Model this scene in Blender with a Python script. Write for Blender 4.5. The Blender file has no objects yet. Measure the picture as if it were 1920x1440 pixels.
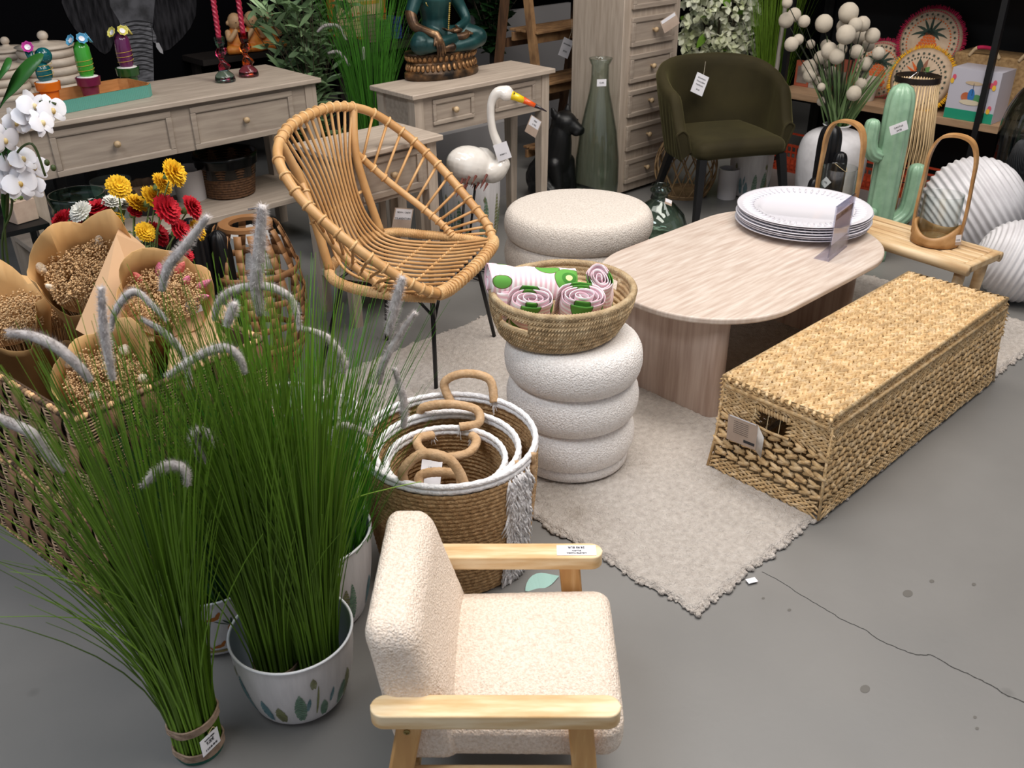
import bpy, math, random
from mathutils import Vector, Matrix, noise
PI = math.pi
sc = bpy.context.scene
C = sc.collection
# ---------------------------------------------------------------- camera
FPX, PITCH, ROLL, YAW, EYE = 1748.0, 28.9, -0.54, -43.05, 1.65
def _r(a, ax): return Matrix.Rotation(math.radians(a), 4, ax)
CAMR = _r(YAW, 'Z') @ _r(90 - PITCH, 'X') @ _r(ROLL, 'Z')
cd = bpy.data.cameras.new('camera'); cam = bpy.data.objects.new('camera', cd); C.objects.link(cam)
cd.sensor_width = 36; cd.lens = FPX * 36 / 1920; cd.clip_start = .05
cd.dof.use_dof = True; cd.dof.focus_distance = 2.9; cd.dof.aperture_fstop = 7.0
cam.matrix_world = Matrix.Translation((0, 0, EYE)) @ CAMR
sc.camera = cam
def at(px, py, z=0.):
    """point at height z seen at this place of the photograph (1920x1440)"""
    d = CAMR.to_3x3() @ Vector(((px - 960) / FPX, -(py - 720) / FPX, -1)); t = (z - EYE) / d.z
    return Vector((d.x * t, d.y * t, z))
def up(px, py, x, y):
    """height over floor point (x, y) seen at this place"""
    d = CAMR.to_3x3() @ Vector(((px - 960) / FPX, -(py - 720) / FPX, -1)); t = (d.x * x + d.y * y) / (d.x ** 2 + d.y ** 2)
    return EYE + t * d.z
# ---------------------------------------------------------------- light
w = bpy.data.worlds.new('world'); sc.world = w; w.use_nodes = True
w.node_tree.nodes['Background'].inputs[0].default_value = (.85, .9, 1, 1)
w.node_tree.nodes['Background'].inputs[1].default_value = .42
def area(name, loc, rot, sx, sy, power, col=(1, .96, .92)):
    l = bpy.data.lights.new(name, 'AREA'); l.shape = 'RECTANGLE'; l.size = sx; l.size_y = sy; l.energy = power; l.color = col
    o = bpy.data.objects.new(name, l); C.objects.link(o); o.location = loc; o.rotation_euler = rot; return o
# ceiling lamps of the shop
area('ceiling_light', (1.6, .5, 3.5), (0, 0, .1), .9, 2.6, 70, (1, .94, .88))
area('ceiling_light', (2.9, 1.5, 3.5), (0, 0, .1), .9, 2.8, 84, (1, .94, .88))
area('ceiling_light', (4.4, 1.1, 3.5), (0, 0, .1), .9, 2.4, 40, (1, .95, .92))
area('ceiling_light', (2.4, 3.3, 3.5), (0, 0, .1), .7, 2.0, 19, (1, .95, .9))
area('ceiling_light', (-.6, 1.9, 3.5), (0, 0, .1), .9, 2.4, 80, (.88, .93, 1))
sc.view_settings.view_transform = 'Standard'; sc.view_settings.look = 'None'
sc.view_settings.exposure = 0.0; sc.view_settings.gamma = 1.0; sc.view_settings.use_curve_mapping = False
# ---------------------------------------------------------------- helpers
rnd = random.Random(7)
def U(a, b): return rnd.uniform(a, b)
def lin(h):
    if not isinstance(h, str): return (*h[:3], 1)
    o = []
    for i in (0, 2, 4):
        c = int(h[i:i + 2], 16) / 255; o.append(c / 12.92 if c <= .04045 else ((c + .055) / 1.055) ** 2.4)
    return (*o, 1)
MATS = {}
def mat(name, c, c2=None, rough=.6, s=12, st=(1, 1, 1), bump=0., bs=None, metal=0., trans=0., ior=1.45, coat=0., kind='noise', fac=(.35, .65), det=4, spec=.5, c3=None, sub=0., alpha=1.):
    if name in MATS: return MATS[name]
    m = bpy.data.materials.new(name); m.use_nodes = True; nt = m.node_tree; N = nt.nodes; L = nt.links
    b = N['Principled BSDF']; I = b.inputs
    I['Base Color'].default_value = lin(c); I['Roughness'].default_value = rough; I['Metallic'].default_value = metal
    I['Transmission Weight'].default_value = trans; I['IOR'].default_value = ior; I['Coat Weight'].default_value = coat
    I['Specular IOR Level'].default_value = spec; I['Alpha'].default_value = alpha
    if sub: I['Subsurface Weight'].default_value = sub; I['Subsurface Radius'].default_value = (.01, .008, .006)
    if c2 or bump:
        tc = N.new('ShaderNodeTexCoord'); mp = N.new('ShaderNodeMapping'); mp.inputs['Scale'].default_value = st
        L.new(tc.outputs['Object'], mp.inputs[0])
    def tex(kind, scale):
        if kind == 'voronoi':
            t = N.new('ShaderNodeTexVoronoi'); t.inputs['Scale'].default_value = scale; L.new(mp.outputs[0], t.inputs['Vector']); return t.outputs['Distance']
        if kind == 'wave':
            t = N.new('ShaderNodeTexWave'); t.inputs['Scale'].default_value = scale; t.inputs['Distortion'].default_value = 2; t.inputs['Detail'].default_value = 2
            L.new(mp.outputs[0], t.inputs['Vector']); return t.outputs['Fac']
        t = N.new('ShaderNodeTexNoise'); t.inputs['Scale'].default_value = scale; t.inputs['Detail'].default_value = det; L.new(mp.outputs[0], t.inputs['Vector']); return t.outputs['Fac']
    if c2:
        f = tex(kind, s); r = N.new('ShaderNodeValToRGB'); L.new(f, r.inputs[0]); e = r.color_ramp.elements
        e[0].position, e[1].position = fac; e[0].color = lin(c); e[1].color = lin(c2)
        if c3: x = e.new((fac[0] + fac[1]) / 2); x.color = lin(c3)
        L.new(r.outputs[0], I['Base Color'])
    if bump:
        f = tex(kind if kind != 'wave' or bs is None else 'noise', bs or s); bn = N.new('ShaderNodeBump'); bn.inputs['Strength'].default_value = min(1, bump); bn.inputs['Distance'].default_value = .01
        L.new(f, bn.inputs['Height']); L.new(bn.outputs[0], I['Normal'])
    MATS[name] = m; return m
def nodes(m): return m.node_tree.nodes, m.node_tree.links, m.node_tree.nodes['Principled BSDF']
def thinglass(name, tint, edge='30403a', refl=.9):
    """thin clear glass wall: tinted see-through with mirror gloss growing to the rim"""
    if name in MATS: return MATS[name]
    m = bpy.data.materials.new(name); m.use_nodes = True; nt = m.node_tree; N = nt.nodes; L = nt.links; N.remove(N['Principled BSDF']); out = N['Material Output']
    tr = N.new('ShaderNodeBsdfTransparent'); te = N.new('ShaderNodeMix'); te.data_type = 'RGBA'; te.inputs[6].default_value = lin(tint); te.inputs[7].default_value = lin(edge); lw = N.new('ShaderNodeLayerWeight'); lw.inputs[0].default_value = .5
    pw = N.new('ShaderNodeMath'); pw.operation = 'POWER'; pw.inputs[1].default_value = 3; L.new(lw.outputs['Facing'], pw.inputs[0]); L.new(pw.outputs[0], te.inputs[0]); L.new(te.outputs[2], tr.inputs[0])
    gl = N.new('ShaderNodeBsdfGlossy'); gl.inputs['Roughness'].default_value = .03; mm = N.new('ShaderNodeMapRange'); mm.inputs[3].default_value = .06 * refl; mm.inputs[4].default_value = .75 * refl; p5 = N.new('ShaderNodeMath'); p5.operation = 'POWER'; p5.inputs[1].default_value = 4; L.new(lw.outputs['Facing'], p5.inputs[0]); L.new(p5.outputs[0], mm.inputs[0])
    mx = N.new('ShaderNodeMixShader'); L.new(mm.outputs[0], mx.inputs[0]); L.new(tr.outputs[0], mx.inputs[1]); L.new(gl.outputs[0], mx.inputs[2]); L.new(mx.outputs[0], out.inputs[0]); MATS[name] = m; return m
class MB:
    def __init__(s): s.v = []; s.f = []; s.m = []
    def add(s, vs, fs, m=0, M=None):
        n = len(s.v)
        s.v += [tuple(M @ Vector(p)) for p in vs] if M else [tuple(p) for p in vs]
        s.f += [tuple(i + n for i in f) for f in fs]; s.m += [m] * len(fs); return s
    def box(s, x0, y0, z0, x1, y1, z1, m=0, M=None):
        v = [(x, y, z) for z in (z0, z1) for x, y in ((x0, y0), (x1, y0), (x1, y1), (x0, y1))]
        return s.add(v, [(3, 2, 1, 0), (4, 5, 6, 7), (0, 1, 5, 4), (1, 2, 6, 5), (2, 3, 7, 6), (3, 0, 4, 7)], m, M)
    def beam(s, a, b, w, t, upv=(0, 0, 1), m=0):
        a = Vector(a); b = Vector(b); d = (b - a).normalized(); x = d.cross(Vector(upv)).normalized(); y = x.cross(d)
        v = [p + x * sx * w / 2 + y * sy * t / 2 for p in (a, b) for sx, sy in ((-1, -1), (1, -1), (1, 1), (-1, 1))]
        return s.add(v, [(3, 2, 1, 0), (4, 5, 6, 7), (0, 1, 5, 4), (1, 2, 6, 5), (2, 3, 7, 6), (3, 0, 4, 7)], m)
    def tube(s, P, r, n=8, closed=False, m=0, flat=1.):
        P = [Vector(p) for p in P]; k = len(P); rr = r if isinstance(r, (list, tuple)) else [r] * k
        nv = None; base = len(s.v); V = []
        for i, p in enumerate(P):
            a = P[i - 1] if (i or closed) else P[i]; b = P[(i + 1) % k] if (i < k - 1 or closed) else P[i]
            t = b - a
            if t.length < 1e-9: t = Vector((0, 0, 1))
            t.normalize()
            if nv is None: nv = t.orthogonal().normalized() if abs(t.z) > .95 else t.cross(Vector((0, 0, 1))).normalized()
            nv = (nv - t * nv.dot(t)); nv = nv.normalized() if nv.length > 1e-6 else t.orthogonal().normalized()
            bi = t.cross(nv)
            for j in range(n):
                an = 2 * PI * j / n; V.append(p + nv * math.cos(an) * rr[i] + bi * math.sin(an) * rr[i] * flat)
        F = []
        for i in range(k if closed else k - 1):
            i2 = (i + 1) % k
            for j in range(n): j2 = (j + 1) % n; F.append((i * n + j, i * n + j2, i2 * n + j2, i2 * n + j))
        if not closed: F.append(tuple(range(n - 1, -1, -1))); F.append(tuple((k - 1) * n + j for j in range(n)))
        return s.add(V, F, m)
    def lathe(s, prof, n=32, m=0, M=None, sx=1., sy=1., rf=None, cap=False):
        V = []; F = []; k = len(prof)
        for i, (r, z) in enumerate(prof):
            for j in range(n):
                a = 2 * PI * j / n; q = rf(a, i) if rf else 1
                V.append((r * q * math.cos(a) * sx, r * q * math.sin(a) * sy, z))
        for i in range(k - 1):
            for j in range(n): j2 = (j + 1) % n; F.append((i * n + j, i * n + j2, (i + 1) * n + j2, (i + 1) * n + j))
        if prof[0][0] > 1e-5 and cap: F.append(tuple(range(n - 1, -1, -1)))
        if prof[-1][0] > 1e-5 and cap: F.append(tuple((k - 1) * n + j for j in range(n)))
        return s.add(V, F, m, M)
    def ell(s, c, r, n=12, m=0, M=None):
        k = max(4, n // 2); prof = [(math.sin(PI * i / k), -math.cos(PI * i / k)) for i in range(k + 1)]
        T = Matrix.Translation(c) @ (M if M else Matrix()) @ Matrix.Diagonal((r[0], r[1], r[2], 1))
        return s.lathe(prof, n, m, T)
    def prism(s, o, z0, z1, m=0, M=None):
        n = len(o); v = [(x, y, z0) for x, y in o] + [(x, y, z1) for x, y in o]
        return s.add(v, [tuple(range(n - 1, -1, -1)), tuple(range(n, 2 * n))] + [(i, (i + 1) % n, n + (i + 1) % n, n + i) for i in range(n)], m, M)
    def grid(s, fn, nu, nv, cu=False, cv=False, m=0, M=None):
        V = [fn(i / (nu if cu else nu - 1), j / (nv if cv else nv - 1)) for i in range(nu) for j in range(nv)]; F = []
        for i in range(nu if cu else nu - 1):
            for j in range(nv if cv else nv - 1):
                a, b = (i + 1) % nu, (j + 1) % nv; F.append((i * nv + j, a * nv + j, a * nv + b, i * nv + b))
        return s.add(V, F, m, M)
    def blade(s, P, w, side=None, m=0):
        """flat leaf along P with half widths w"""
        P = [Vector(p) for p in P]; V = []; F = []
        for i, p in enumerate(P):
            t = (P[min(i + 1, len(P) - 1)] - P[max(i - 1, 0)]).normalized()
            sd = Vector(side) if side else t.cross(Vector((.3, .5, 1)))
            sd = (sd - t * sd.dot(t)).normalized()
            V += [p - sd * w[i], p + sd * w[i]]
        for i in range(len(P) - 1): F.append((2 * i, 2 * i + 1, 2 * i + 3, 2 * i + 2))
        return s.add(V, F, m)
    def build(s, name, mats, parent=None, loc=None, rot=None, smooth=35, bevel=0., sub=0, solid=0., seg=2, cons=True):
        me = bpy.data.meshes.new(name); me.from_pydata(s.v, [], s.f)
        for x in (mats if isinstance(mats, (list, tuple)) else [mats]): me.materials.append(x)
        if isinstance(mats, (list, tuple)) and len(mats) > 1: me.polygons.foreach_set('material_index', s.m)
        if smooth:
            me.shade_smooth()
            if smooth < 170: me.set_sharp_from_angle(angle=math.radians(smooth))
        me.update(); o = bpy.data.objects.new(name, me); C.objects.link(o)
        if parent: o.parent = parent
        if loc is not None: o.location = loc
        if rot is not None: o.rotation_euler = rot
        if solid: q = o.modifiers.new('s', 'SOLIDIFY'); q.thickness = solid; q.offset = 0
        if bevel: q = o.modifiers.new('b', 'BEVEL'); q.width = bevel; q.segments = seg; q.limit_method = 'ANGLE'; q.harden_normals = False
        if sub: q = o.modifiers.new('u', 'SUBSURF'); q.levels = q.render_levels = sub
        return o
def tag(o, label, cat, group=None, kind=None):
    if label: o['label'] = label
    if cat: o['category'] = cat
    if group: o['group'] = group
    if kind: o['kind'] = kind
    return o
def thing(name, label, cat, loc=(0, 0, 0), rz=0., group=None):
    o = bpy.data.objects.new(name, None); C.objects.link(o); o.empty_display_size = .05
    o.location = loc; o.rotation_euler = (0, 0, rz); return tag(o, label, cat, group)
def struct(o): o['kind'] = 'structure'; return o
def dup(root, loc, rz=None, label=None, group=None):
    r = root.copy(); C.objects.link(r); r.location = loc
    if rz is not None: r.rotation_euler = (0, 0, rz)
    if label: r['label'] = label
    if group: r['group'] = group
    for ch in list(root.children):
        c = ch.copy(); C.objects.link(c); c.parent = r
        for g in list(ch.children): d = g.copy(); C.objects.link(d); d.parent = c
    return r
def rrect(x0, y0, x1, y1, r, n=6):
    o = []
    for cx, cy, a0 in ((x1 - r, y1 - r, 0), (x0 + r, y1 - r, 90), (x0 + r, y0 + r, 180), (x1 - r, y0 + r, 270)):
        for k in range(n + 1): a = math.radians(a0 + 90 * k / n); o.append((cx + r * math.cos(a), cy + r * math.sin(a)))
    return o
def spline(P, n=8, closed=False):
    P = [Vector(p) for p in P]; k = len(P); out = []
    for i in range(k if closed else k - 1):
        if closed: p0, p1, p2, p3 = P[i - 1], P[i], P[(i + 1) % k], P[(i + 2) % k]
        else: p0, p1, p2, p3 = P[max(i - 1, 0)], P[i], P[i + 1], P[min(i + 2, k - 1)]
        for j in range(n):
            t = j / n; out.append(.5 * ((2 * p1) + (p2 - p0) * t + (2 * p0 - 5 * p1 + 4 * p2 - p3) * t * t + (3 * p1 - p0 - 3 * p2 + p3) * t ** 3))
    if not closed: out.append(P[-1])
    return out
def sm(a, b, x): x = max(0, min(1, (x - a) / (b - a))); return x * x * (3 - 2 * x)
def frame(o, x, up_=(0, 0, 1)):
    """matrix with origin o, local x along x, local z near up_"""
    x = Vector(x).normalized(); y = Vector(up_).cross(x).normalized(); z = x.cross(y)
    M = Matrix((x, y, z)).transposed().to_4x4(); M.translation = Vector(o); return M
def text(name, body, size, m, parent, M, ext=.0004, cx='CENTER'):
    cu = bpy.data.curves.new(name, 'FONT'); cu.body = body; cu.size = size; cu.extrude = ext; cu.align_x = cx; cu.align_y = 'CENTER'
    t = bpy.data.objects.new(name, cu); C.objects.link(t)
    dg = bpy.context.evaluated_depsgraph_get(); me = bpy.data.meshes.new_from_object(t.evaluated_get(dg)); bpy.data.objects.remove(t)
    me.materials.clear(); me.materials.append(m); o = bpy.data.objects.new(name, me); C.objects.link(o); o.parent = parent; o.matrix_local = M; return o
INK = mat('ink', '2a2a2e', rough=.7); PAPER = mat('tag_paper', 'e6e4e8', 'dcdade', rough=.7); KRAFTTAG = mat('tag_kraft', 'b9a595', 'ac9787', rough=.8)
def hang_tag(label, loc, rot, w, h, lines=(), kraft=0., string=None, parent=None, name='price_tag'):
    """card in its local xz plane with printed lines; kraft = share of the card that is brown"""
    t = bpy.data.objects.new(name, None); C.objects.link(t); t.location = loc; t.rotation_euler = rot
    if parent: t.parent = parent
    if label and not parent: tag(t, label, 'price tag')
    b = MB()
    if kraft: b.box(-w / 2, -.0006, -h / 2, w / 2, .0006, h / 2, 1); b.box(-w * .44, -.001, h / 2 - h * (1 - kraft) , w * .44, .0002, h * .46, 0)
    else: b.box(-w / 2, -.0006, -h / 2, w / 2, .0006, h / 2, 0)
    b.build('card', [PAPER, KRAFTTAG], t)
    for i, (tx, sz, zz) in enumerate(lines): text('print', tx, sz, INK, t, Matrix.Translation((0, -.0012, zz)) @ _r(90, 'X'))
    if string:
        s = MB(); s.tube([(0, 0, h * .45)] + [tuple(p) for p in string], .0008, 4); s.build('string', mat('string', 'cfc4ae'), t)
    return t
def rbox(b, sx, sy, sz, r, n=24, m=0, M=None, fn=None, nz=0., nf=120.):
    """rounded box centred on the origin, dense skin; fn bends it, nz = nap"""
    h = Vector((sx / 2, sy / 2, sz / 2)); r = min(r, *h); inn = h - Vector((r, r, r))
    for ax in range(3):
        for s in (-1, 1):
            V = []
            for i in range(n + 1):
                for j in range(n + 1):
                    q = [0, 0, 0]; q[ax] = s; q[(ax + 1) % 3] = (-1 + 2 * i / n); q[(ax + 2) % 3] = (-1 + 2 * j / n) * s
                    p = Vector((q[0] * h.x, q[1] * h.y, q[2] * h.z))
                    c = Vector([max(-inn[k], min(inn[k], p[k])) for k in range(3)]); d = p - c
                    nn = d.normalized() if d.length > 1e-9 else Vector([q[k] if k == ax else 0 for k in range(3)])
                    p = c + nn * r if d.length > 1e-9 else p
                    if nz: p = p + nn * nz * (noise.noise(p * nf) + .6 * noise.noise(p * nf * 2.3 + Vector((3, 1, 7))))
                    if fn: p = Vector(fn(p))
                    V.append(tuple(p))
            F = [(i * (n + 1) + j, (i + 1) * (n + 1) + j, (i + 1) * (n + 1) + j + 1, i * (n + 1) + j + 1) for i in range(n) for j in range(n)]
            b.add(V, F, m, M)
    return b
def stitch(b, p, d, nrm, ln, wd, th=.5, m=0, n=8):
    """one leaf-shaped strand bump lying along d on a surface with normal nrm"""
    d = Vector(d).normalized(); z = Vector(nrm).normalized(); y = z.cross(d).normalized()
    M = Matrix((d, y, z)).transposed().to_4x4(); b.ell(p, (ln / 2, wd / 2, wd / 2 * th), n, m, M)
HC = (CAMR.to_3x3() @ Vector((0, 0, -1))); HC.z = 0; HC.normalize()
def on(px, py, x, y):
    """point seen at this place of the photograph, as far away as floor point (x, y)"""
    d = CAMR.to_3x3() @ Vector(((px - 960) / FPX, -(py - 720) / FPX, -1)); t = (x * HC.x + y * HC.y) / (d.x * HC.x + d.y * HC.y)
    return Vector((d.x * t, d.y * t, EYE + t * d.z))
def island(m, c, amt=.35):
    """every strand or leaf a little lighter or darker"""
    N, L, B = nodes(m); g = N.new('ShaderNodeNewGeometry'); mr = N.new('ShaderNodeMapRange'); mr.inputs[3].default_value = 1 - amt; mr.inputs[4].default_value = 1 + amt * .6; L.new(g.outputs['Random Per Island'], mr.inputs[0])
    mx = N.new('ShaderNodeMix'); mx.data_type = 'RGBA'; mx.blend_type = 'MULTIPLY'; mx.inputs[0].default_value = 1
    if B.inputs['Base Color'].links: L.new(B.inputs['Base Color'].links[0].from_socket, mx.inputs[6])
    else: mx.inputs[6].default_value = lin(c)
    cc = N.new('ShaderNodeCombineColor')
    for i in range(3): L.new(mr.outputs[0], cc.inputs[i])
    L.new(cc.outputs[0], mx.inputs[7]); L.new(mx.outputs[2], B.inputs['Base Color']); return m
def _ray(px, py): return CAMR.to_3x3() @ Vector(((px - 960) / FPX, -(py - 720) / FPX, -1))
def ony(px, py, y): d = _ray(px, py); t = y / d.y; return Vector((d.x * t, y, EYE + d.z * t))
def onx(px, py, x): d = _ray(px, py); t = x / d.x; return Vector((x, d.y * t, EYE + d.z * t))
# ---------------------------------------------------------------- room
fl = mat('concrete', '72716f', '7f7d7a', rough=.34, s=1.3, bump=.03, bs=60, fac=(.3, .7), det=8, c3='787673')
N, L, B = nodes(fl)
def floor_detail():
    tc = N.new('ShaderNodeTexCoord'); t = N.new('ShaderNodeTexNoise'); t.inputs['Scale'].default_value = 5; t.inputs['Detail'].default_value = 8
    L.new(tc.outputs['Object'], t.inputs['Vector']); r = N.new('ShaderNodeMapRange'); r.inputs[3].default_value = .26; r.inputs[4].default_value = .5
    L.new(t.outputs[0], r.inputs[0]); L.new(r.outputs[0], B.inputs['Roughness'])
    v = N.new('ShaderNodeTexVoronoi'); v.inputs['Scale'].default_value = 3.1; L.new(tc.outputs['Object'], v.inputs['Vector'])
    c = N.new('ShaderNodeMapRange'); c.inputs[1].default_value = .02; c.inputs[2].default_value = .06; c.inputs[3].default_value = .75; c.inputs[4].default_value = 1; L.new(v.outputs['Distance'], c.inputs[0])
    mx = N.new('ShaderNodeMix'); mx.data_type = 'RGBA'; mx.blend_type = 'MULTIPLY'; mx.inputs[0].default_value = 1
    old = B.inputs['Base Color'].links[0].from_socket; L.new(old, mx.inputs[6]); cc = N.new('ShaderNodeCombineColor')
    for i in range(3): L.new(c.outputs[0], cc.inputs[i])
    L.new(cc.outputs[0], mx.inputs[7]); L.new(mx.outputs[2], B.inputs['Base Color'])
floor_detail()
b = MB(); b.grid(lambda u, v: (-3 + 12 * u, -3 + 12 * v, 0), 3, 3); struct(b.build('floor', fl))
# crack in the slab: a thin sunken dark line
cr = MB(); P = [at(x, y) for x, y in ((1428, 1072), (1455, 1085), (1490, 1108), (1530, 1132), (1560, 1150), (1585, 1165), (1620, 1180), (1650, 1200), (1690, 1218), (1722, 1228), (1750, 1230), (1785, 1250), (1820, 1266), (1860, 1286), (1890, 1305), (1935, 1322), (2000, 1350))]
Q = [p + Vector((U(-.0015, .0015), U(-.0015, .0015), .0004)) for p in spline(P, 6)]
cr.blade(Q, [.0006 + .0012 * (i / len(Q)) * abs(math.sin(i * 1.7)) + .0004 for i in range(len(Q))], side=(.55, .85, 0))
ck = cr.build('trim_1', mat('crack', '3b3a38', rough=.9), smooth=0); struct(ck)
sp = MB()
for x, y, r in ((1702, 1113, .016), (1747, 1090, .008), (1826, 1096, .007), (1431, 1122, .005), (1480, 1144, .006), (1622, 1292, .014), (382, 1416, .004), (1828, 1345, .005), (1832, 1366, .005)):
    p = at(x, y); n = 14; sp.add([(p.x + r * (1 + .35 * noise.noise(Vector((k, x, 0)))) * math.cos(2 * PI * k / n), p.y + .7 * r * math.sin(2 * PI * k / n), .0006) for k in range(n)], [tuple(range(n))])
struct(sp.build('trim_2', mat('stain', '5e5b56', rough=.5), smooth=0))
dark = mat('dark_wall', '040405', '060607', rough=.9, spec=.05)
b = MB(); b.box(-3, 6.9, 0, 9, 7, 4); struct(b.build('wall_back', dark))
b = MB(); b.box(6.9, -3, 0, 7, 6.9, 4); struct(b.build('wall_right', dark))
b = MB(); b.box(-3, -3, 4, 9, 7, 4.1); struct(b.build('ceiling', mat('ceiling', '17171a', rough=.9)))
# ---------------------------------------------------------------- rug
rugm = mat('rug_wool', 'b0a79f', 'cbc3bb', rough=.95, s=55, bump=.9, bs=190, fac=(.25, .7), det=6, kind='noise', spec=.1)
N, L, B = nodes(rugm)
tc = N.new('ShaderNodeTexCoord'); t = N.new('ShaderNodeTexNoise'); t.inputs['Scale'].default_value = 3.5; t.inputs['Detail'].default_value = 10; t.inputs['Roughness'].default_value = .75
L.new(tc.outputs['Object'], t.inputs['Vector']); r = N.new('ShaderNodeMapRange'); r.inputs[1].default_value = .56; r.inputs[2].default_value = .72; r.inputs[3].default_value = 0; r.inputs[4].default_value = .75; L.new(t.outputs[0], r.inputs[0])
mx = N.new('ShaderNodeMix'); mx.data_type = 'RGBA'; L.new(r.outputs[0], mx.inputs[0]); L.new(B.inputs['Base Color'].links[0].from_socket, mx.inputs[6]); mx.inputs[7].default_value = lin('958a7c'); L.new(mx.outputs[2], B.inputs['Base Color'])
x0, x1, y0, y1 = 1.545, 3.9, .985, 2.68
b = MB()
def rug(u, v):
    x = x0 + (x1 - x0) * u; y = y0 + (y1 - y0) * v
    e = min(u, 1 - u) * (x1 - x0); e2 = min(v, 1 - v) * (y1 - y0); ed = min(e, e2)
    nx = noise.noise(Vector((x * 9, y * 9, 0))) * .012 + noise.noise(Vector((x * 35, y * 35, 3))) * .008
    k = 1 - sm(0, .12, ed)
    x += nx * k; y += noise.noise(Vector((x * 11, y * 11, 7))) * .014 * k + noise.noise(Vector((x * 40, y * 40, 9))) * .007 * k
    x -= .10 * (y - .985) * (1 - sm(0, .5, u)) * .35
    z = .004 + .012 * sm(0, .012, ed) + .0045 * noise.noise(Vector((x * 70, y * 70, 0))) + .0025 * noise.noise(Vector((x * 160, y * 160, 5)))
    return (x, y, max(z, .002))
b.grid(rug, 420, 300)
for k in range(900):
    s = rnd.random(); side = rnd.choice('bbblrt'); 
    if side == 'b': p = rug(s, 0)
    elif side == 'l': p = rug(0, s)
    elif side == 'r': p = rug(1, s)
    else: p = rug(s, 1)
    q = U(.004, .009); b.ell((p[0] + U(-.004, .006), p[1] + U(-.007, .004), q * .8), (q * U(.8, 1.4), q * U(.8, 1.4), q * .8), 6)
rg = b.build('rug', rugm, smooth=180); tag(rg, 'large cream beige shaggy rug with frayed edges on the concrete floor', 'rug')
b = MB(); p = at(1409, 1092); M = Matrix.Translation(p + Vector((0, 0, .006))) @ _r(-25, 'Z'); b.box(-.014, -.009, 0, .014, .009, .0012, 0, M)
lb = b.build('care_label', PAPER, rg)
# ---------------------------------------------------------------- coffee table
tv = mat('travertine', 'bba799', 'd6c9be', rough=.42, s=5, st=(1.3, 13, 1), fac=(.32, .68), det=9, c3='c9b9ac', bump=.02, bs=40)
tvv = mat('travertine_side', 'a58d7e', 'c6b2a4', rough=.45, s=5, st=(6, 9, .6), fac=(.32, .68), det=9, c3='b7a193')
t = thing('coffee_table', 'low oblong travertine look coffee table with rounded ends and two slab legs', 'coffee table', (2.82, 1.76, 0))
b = MB(); b.prism(rrect(-.6, -.365, .6, .37, .34, 14), .378, .4); b.build('tabletop', tv, t, bevel=.006, seg=3)
for x in (-.45, .38):
    b = MB(); b.prism(rrect(x - .035, -.25, x + .035, .27, .033, 6), .015, .378); b.build('leg', tvv, t)
# ---------------------------------------------------------------- plates
china = mat('white_china', 'dddbe2', rough=.16, coat=.3)
b = MB()
def flute(a, i): return 1
prof = [(0, .006), (.155, .006), (.168, .012), (.176, .017), (.18, .018), (.249, .026), (.2565, .0275), (.258, .026), (.2565, .0245), (.25, .0225), (.178, .013), (.16, .0), (0, .0)]
b.lathe(prof, 96)
V = b.v; 
for i in range(96):
    for row in (5, 4):
        x, y, z = V[row * 96 + i]; V[row * 96 + i] = (x, y, z)
n = 56
for k in range(n):
    a = 2 * PI * k / n; M = Matrix.Rotation(a, 4, 'Z'); b.ell((.216 * math.cos(a), .216 * math.sin(a), .0215), (.026, .0050, .0060), 8, 0, M)
plate = None; pc = Vector((3.263, 1.80, .4))
names = ['lowest', 'second lowest', 'third lowest', 'middle', 'third from the top', 'second from the top', 'topmost']
b2 = MB(); b2.v = []; 
R = _r(18, 'Z')
for k in range(7):
    pos = pc + Vector((U(-.006, .006), U(-.006, .006), k * .0095 + .0))
    if plate is None: plate = b.build('serving_plate', china, smooth=180)
    else: plate = plate.copy(); C.objects.link(plate)
    plate.location = pos; plate.rotation_euler = (0, 0, k * .31)
    tag(plate, 'large white fluted plate, %s of the stack on the coffee table' % names[k], 'plate', 'white plates stacked on the coffee table')
# acrylic sign holder
acr = thinglass('clear_acrylic', 'fafaff', 'd0d0dc')
p = at(1553, 491, .401); q = at(1588, 462, .401)
ac = thing('sign_holder', 'clear acrylic stand holding a white price sign in front of the plates', 'sign holder', p, math.atan2(q.y - p.y, q.x - p.x))
W = (q - p).length; Hh = up(1556, 388, p.x, p.y) - .4
b = MB(); b.box(0, -.0015, 0, W, 0, Hh); b.box(0, .004, .012, W, .0055, Hh); b.box(0, -.0015, Hh, W, .0055, Hh + .0015); b.box(0, .0, 0, W, .055, .0015); b.build('stand', acr, ac)
sg = MB(); sg.box(.008, .0008, .06, W - .008, .0026, Hh - .03); sg.box(.008, .0004, Hh - .052, W - .008, .0008, Hh - .03, 1); s_ = sg.build('price_sign', [PAPER, mat('grey_print', '8f8d96')], ac)
text('print', 'ECO PRINT', .014, INK, ac, Matrix.Translation((W / 2, .0001, Hh - .041)) @ _r(90, 'X'))


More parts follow.
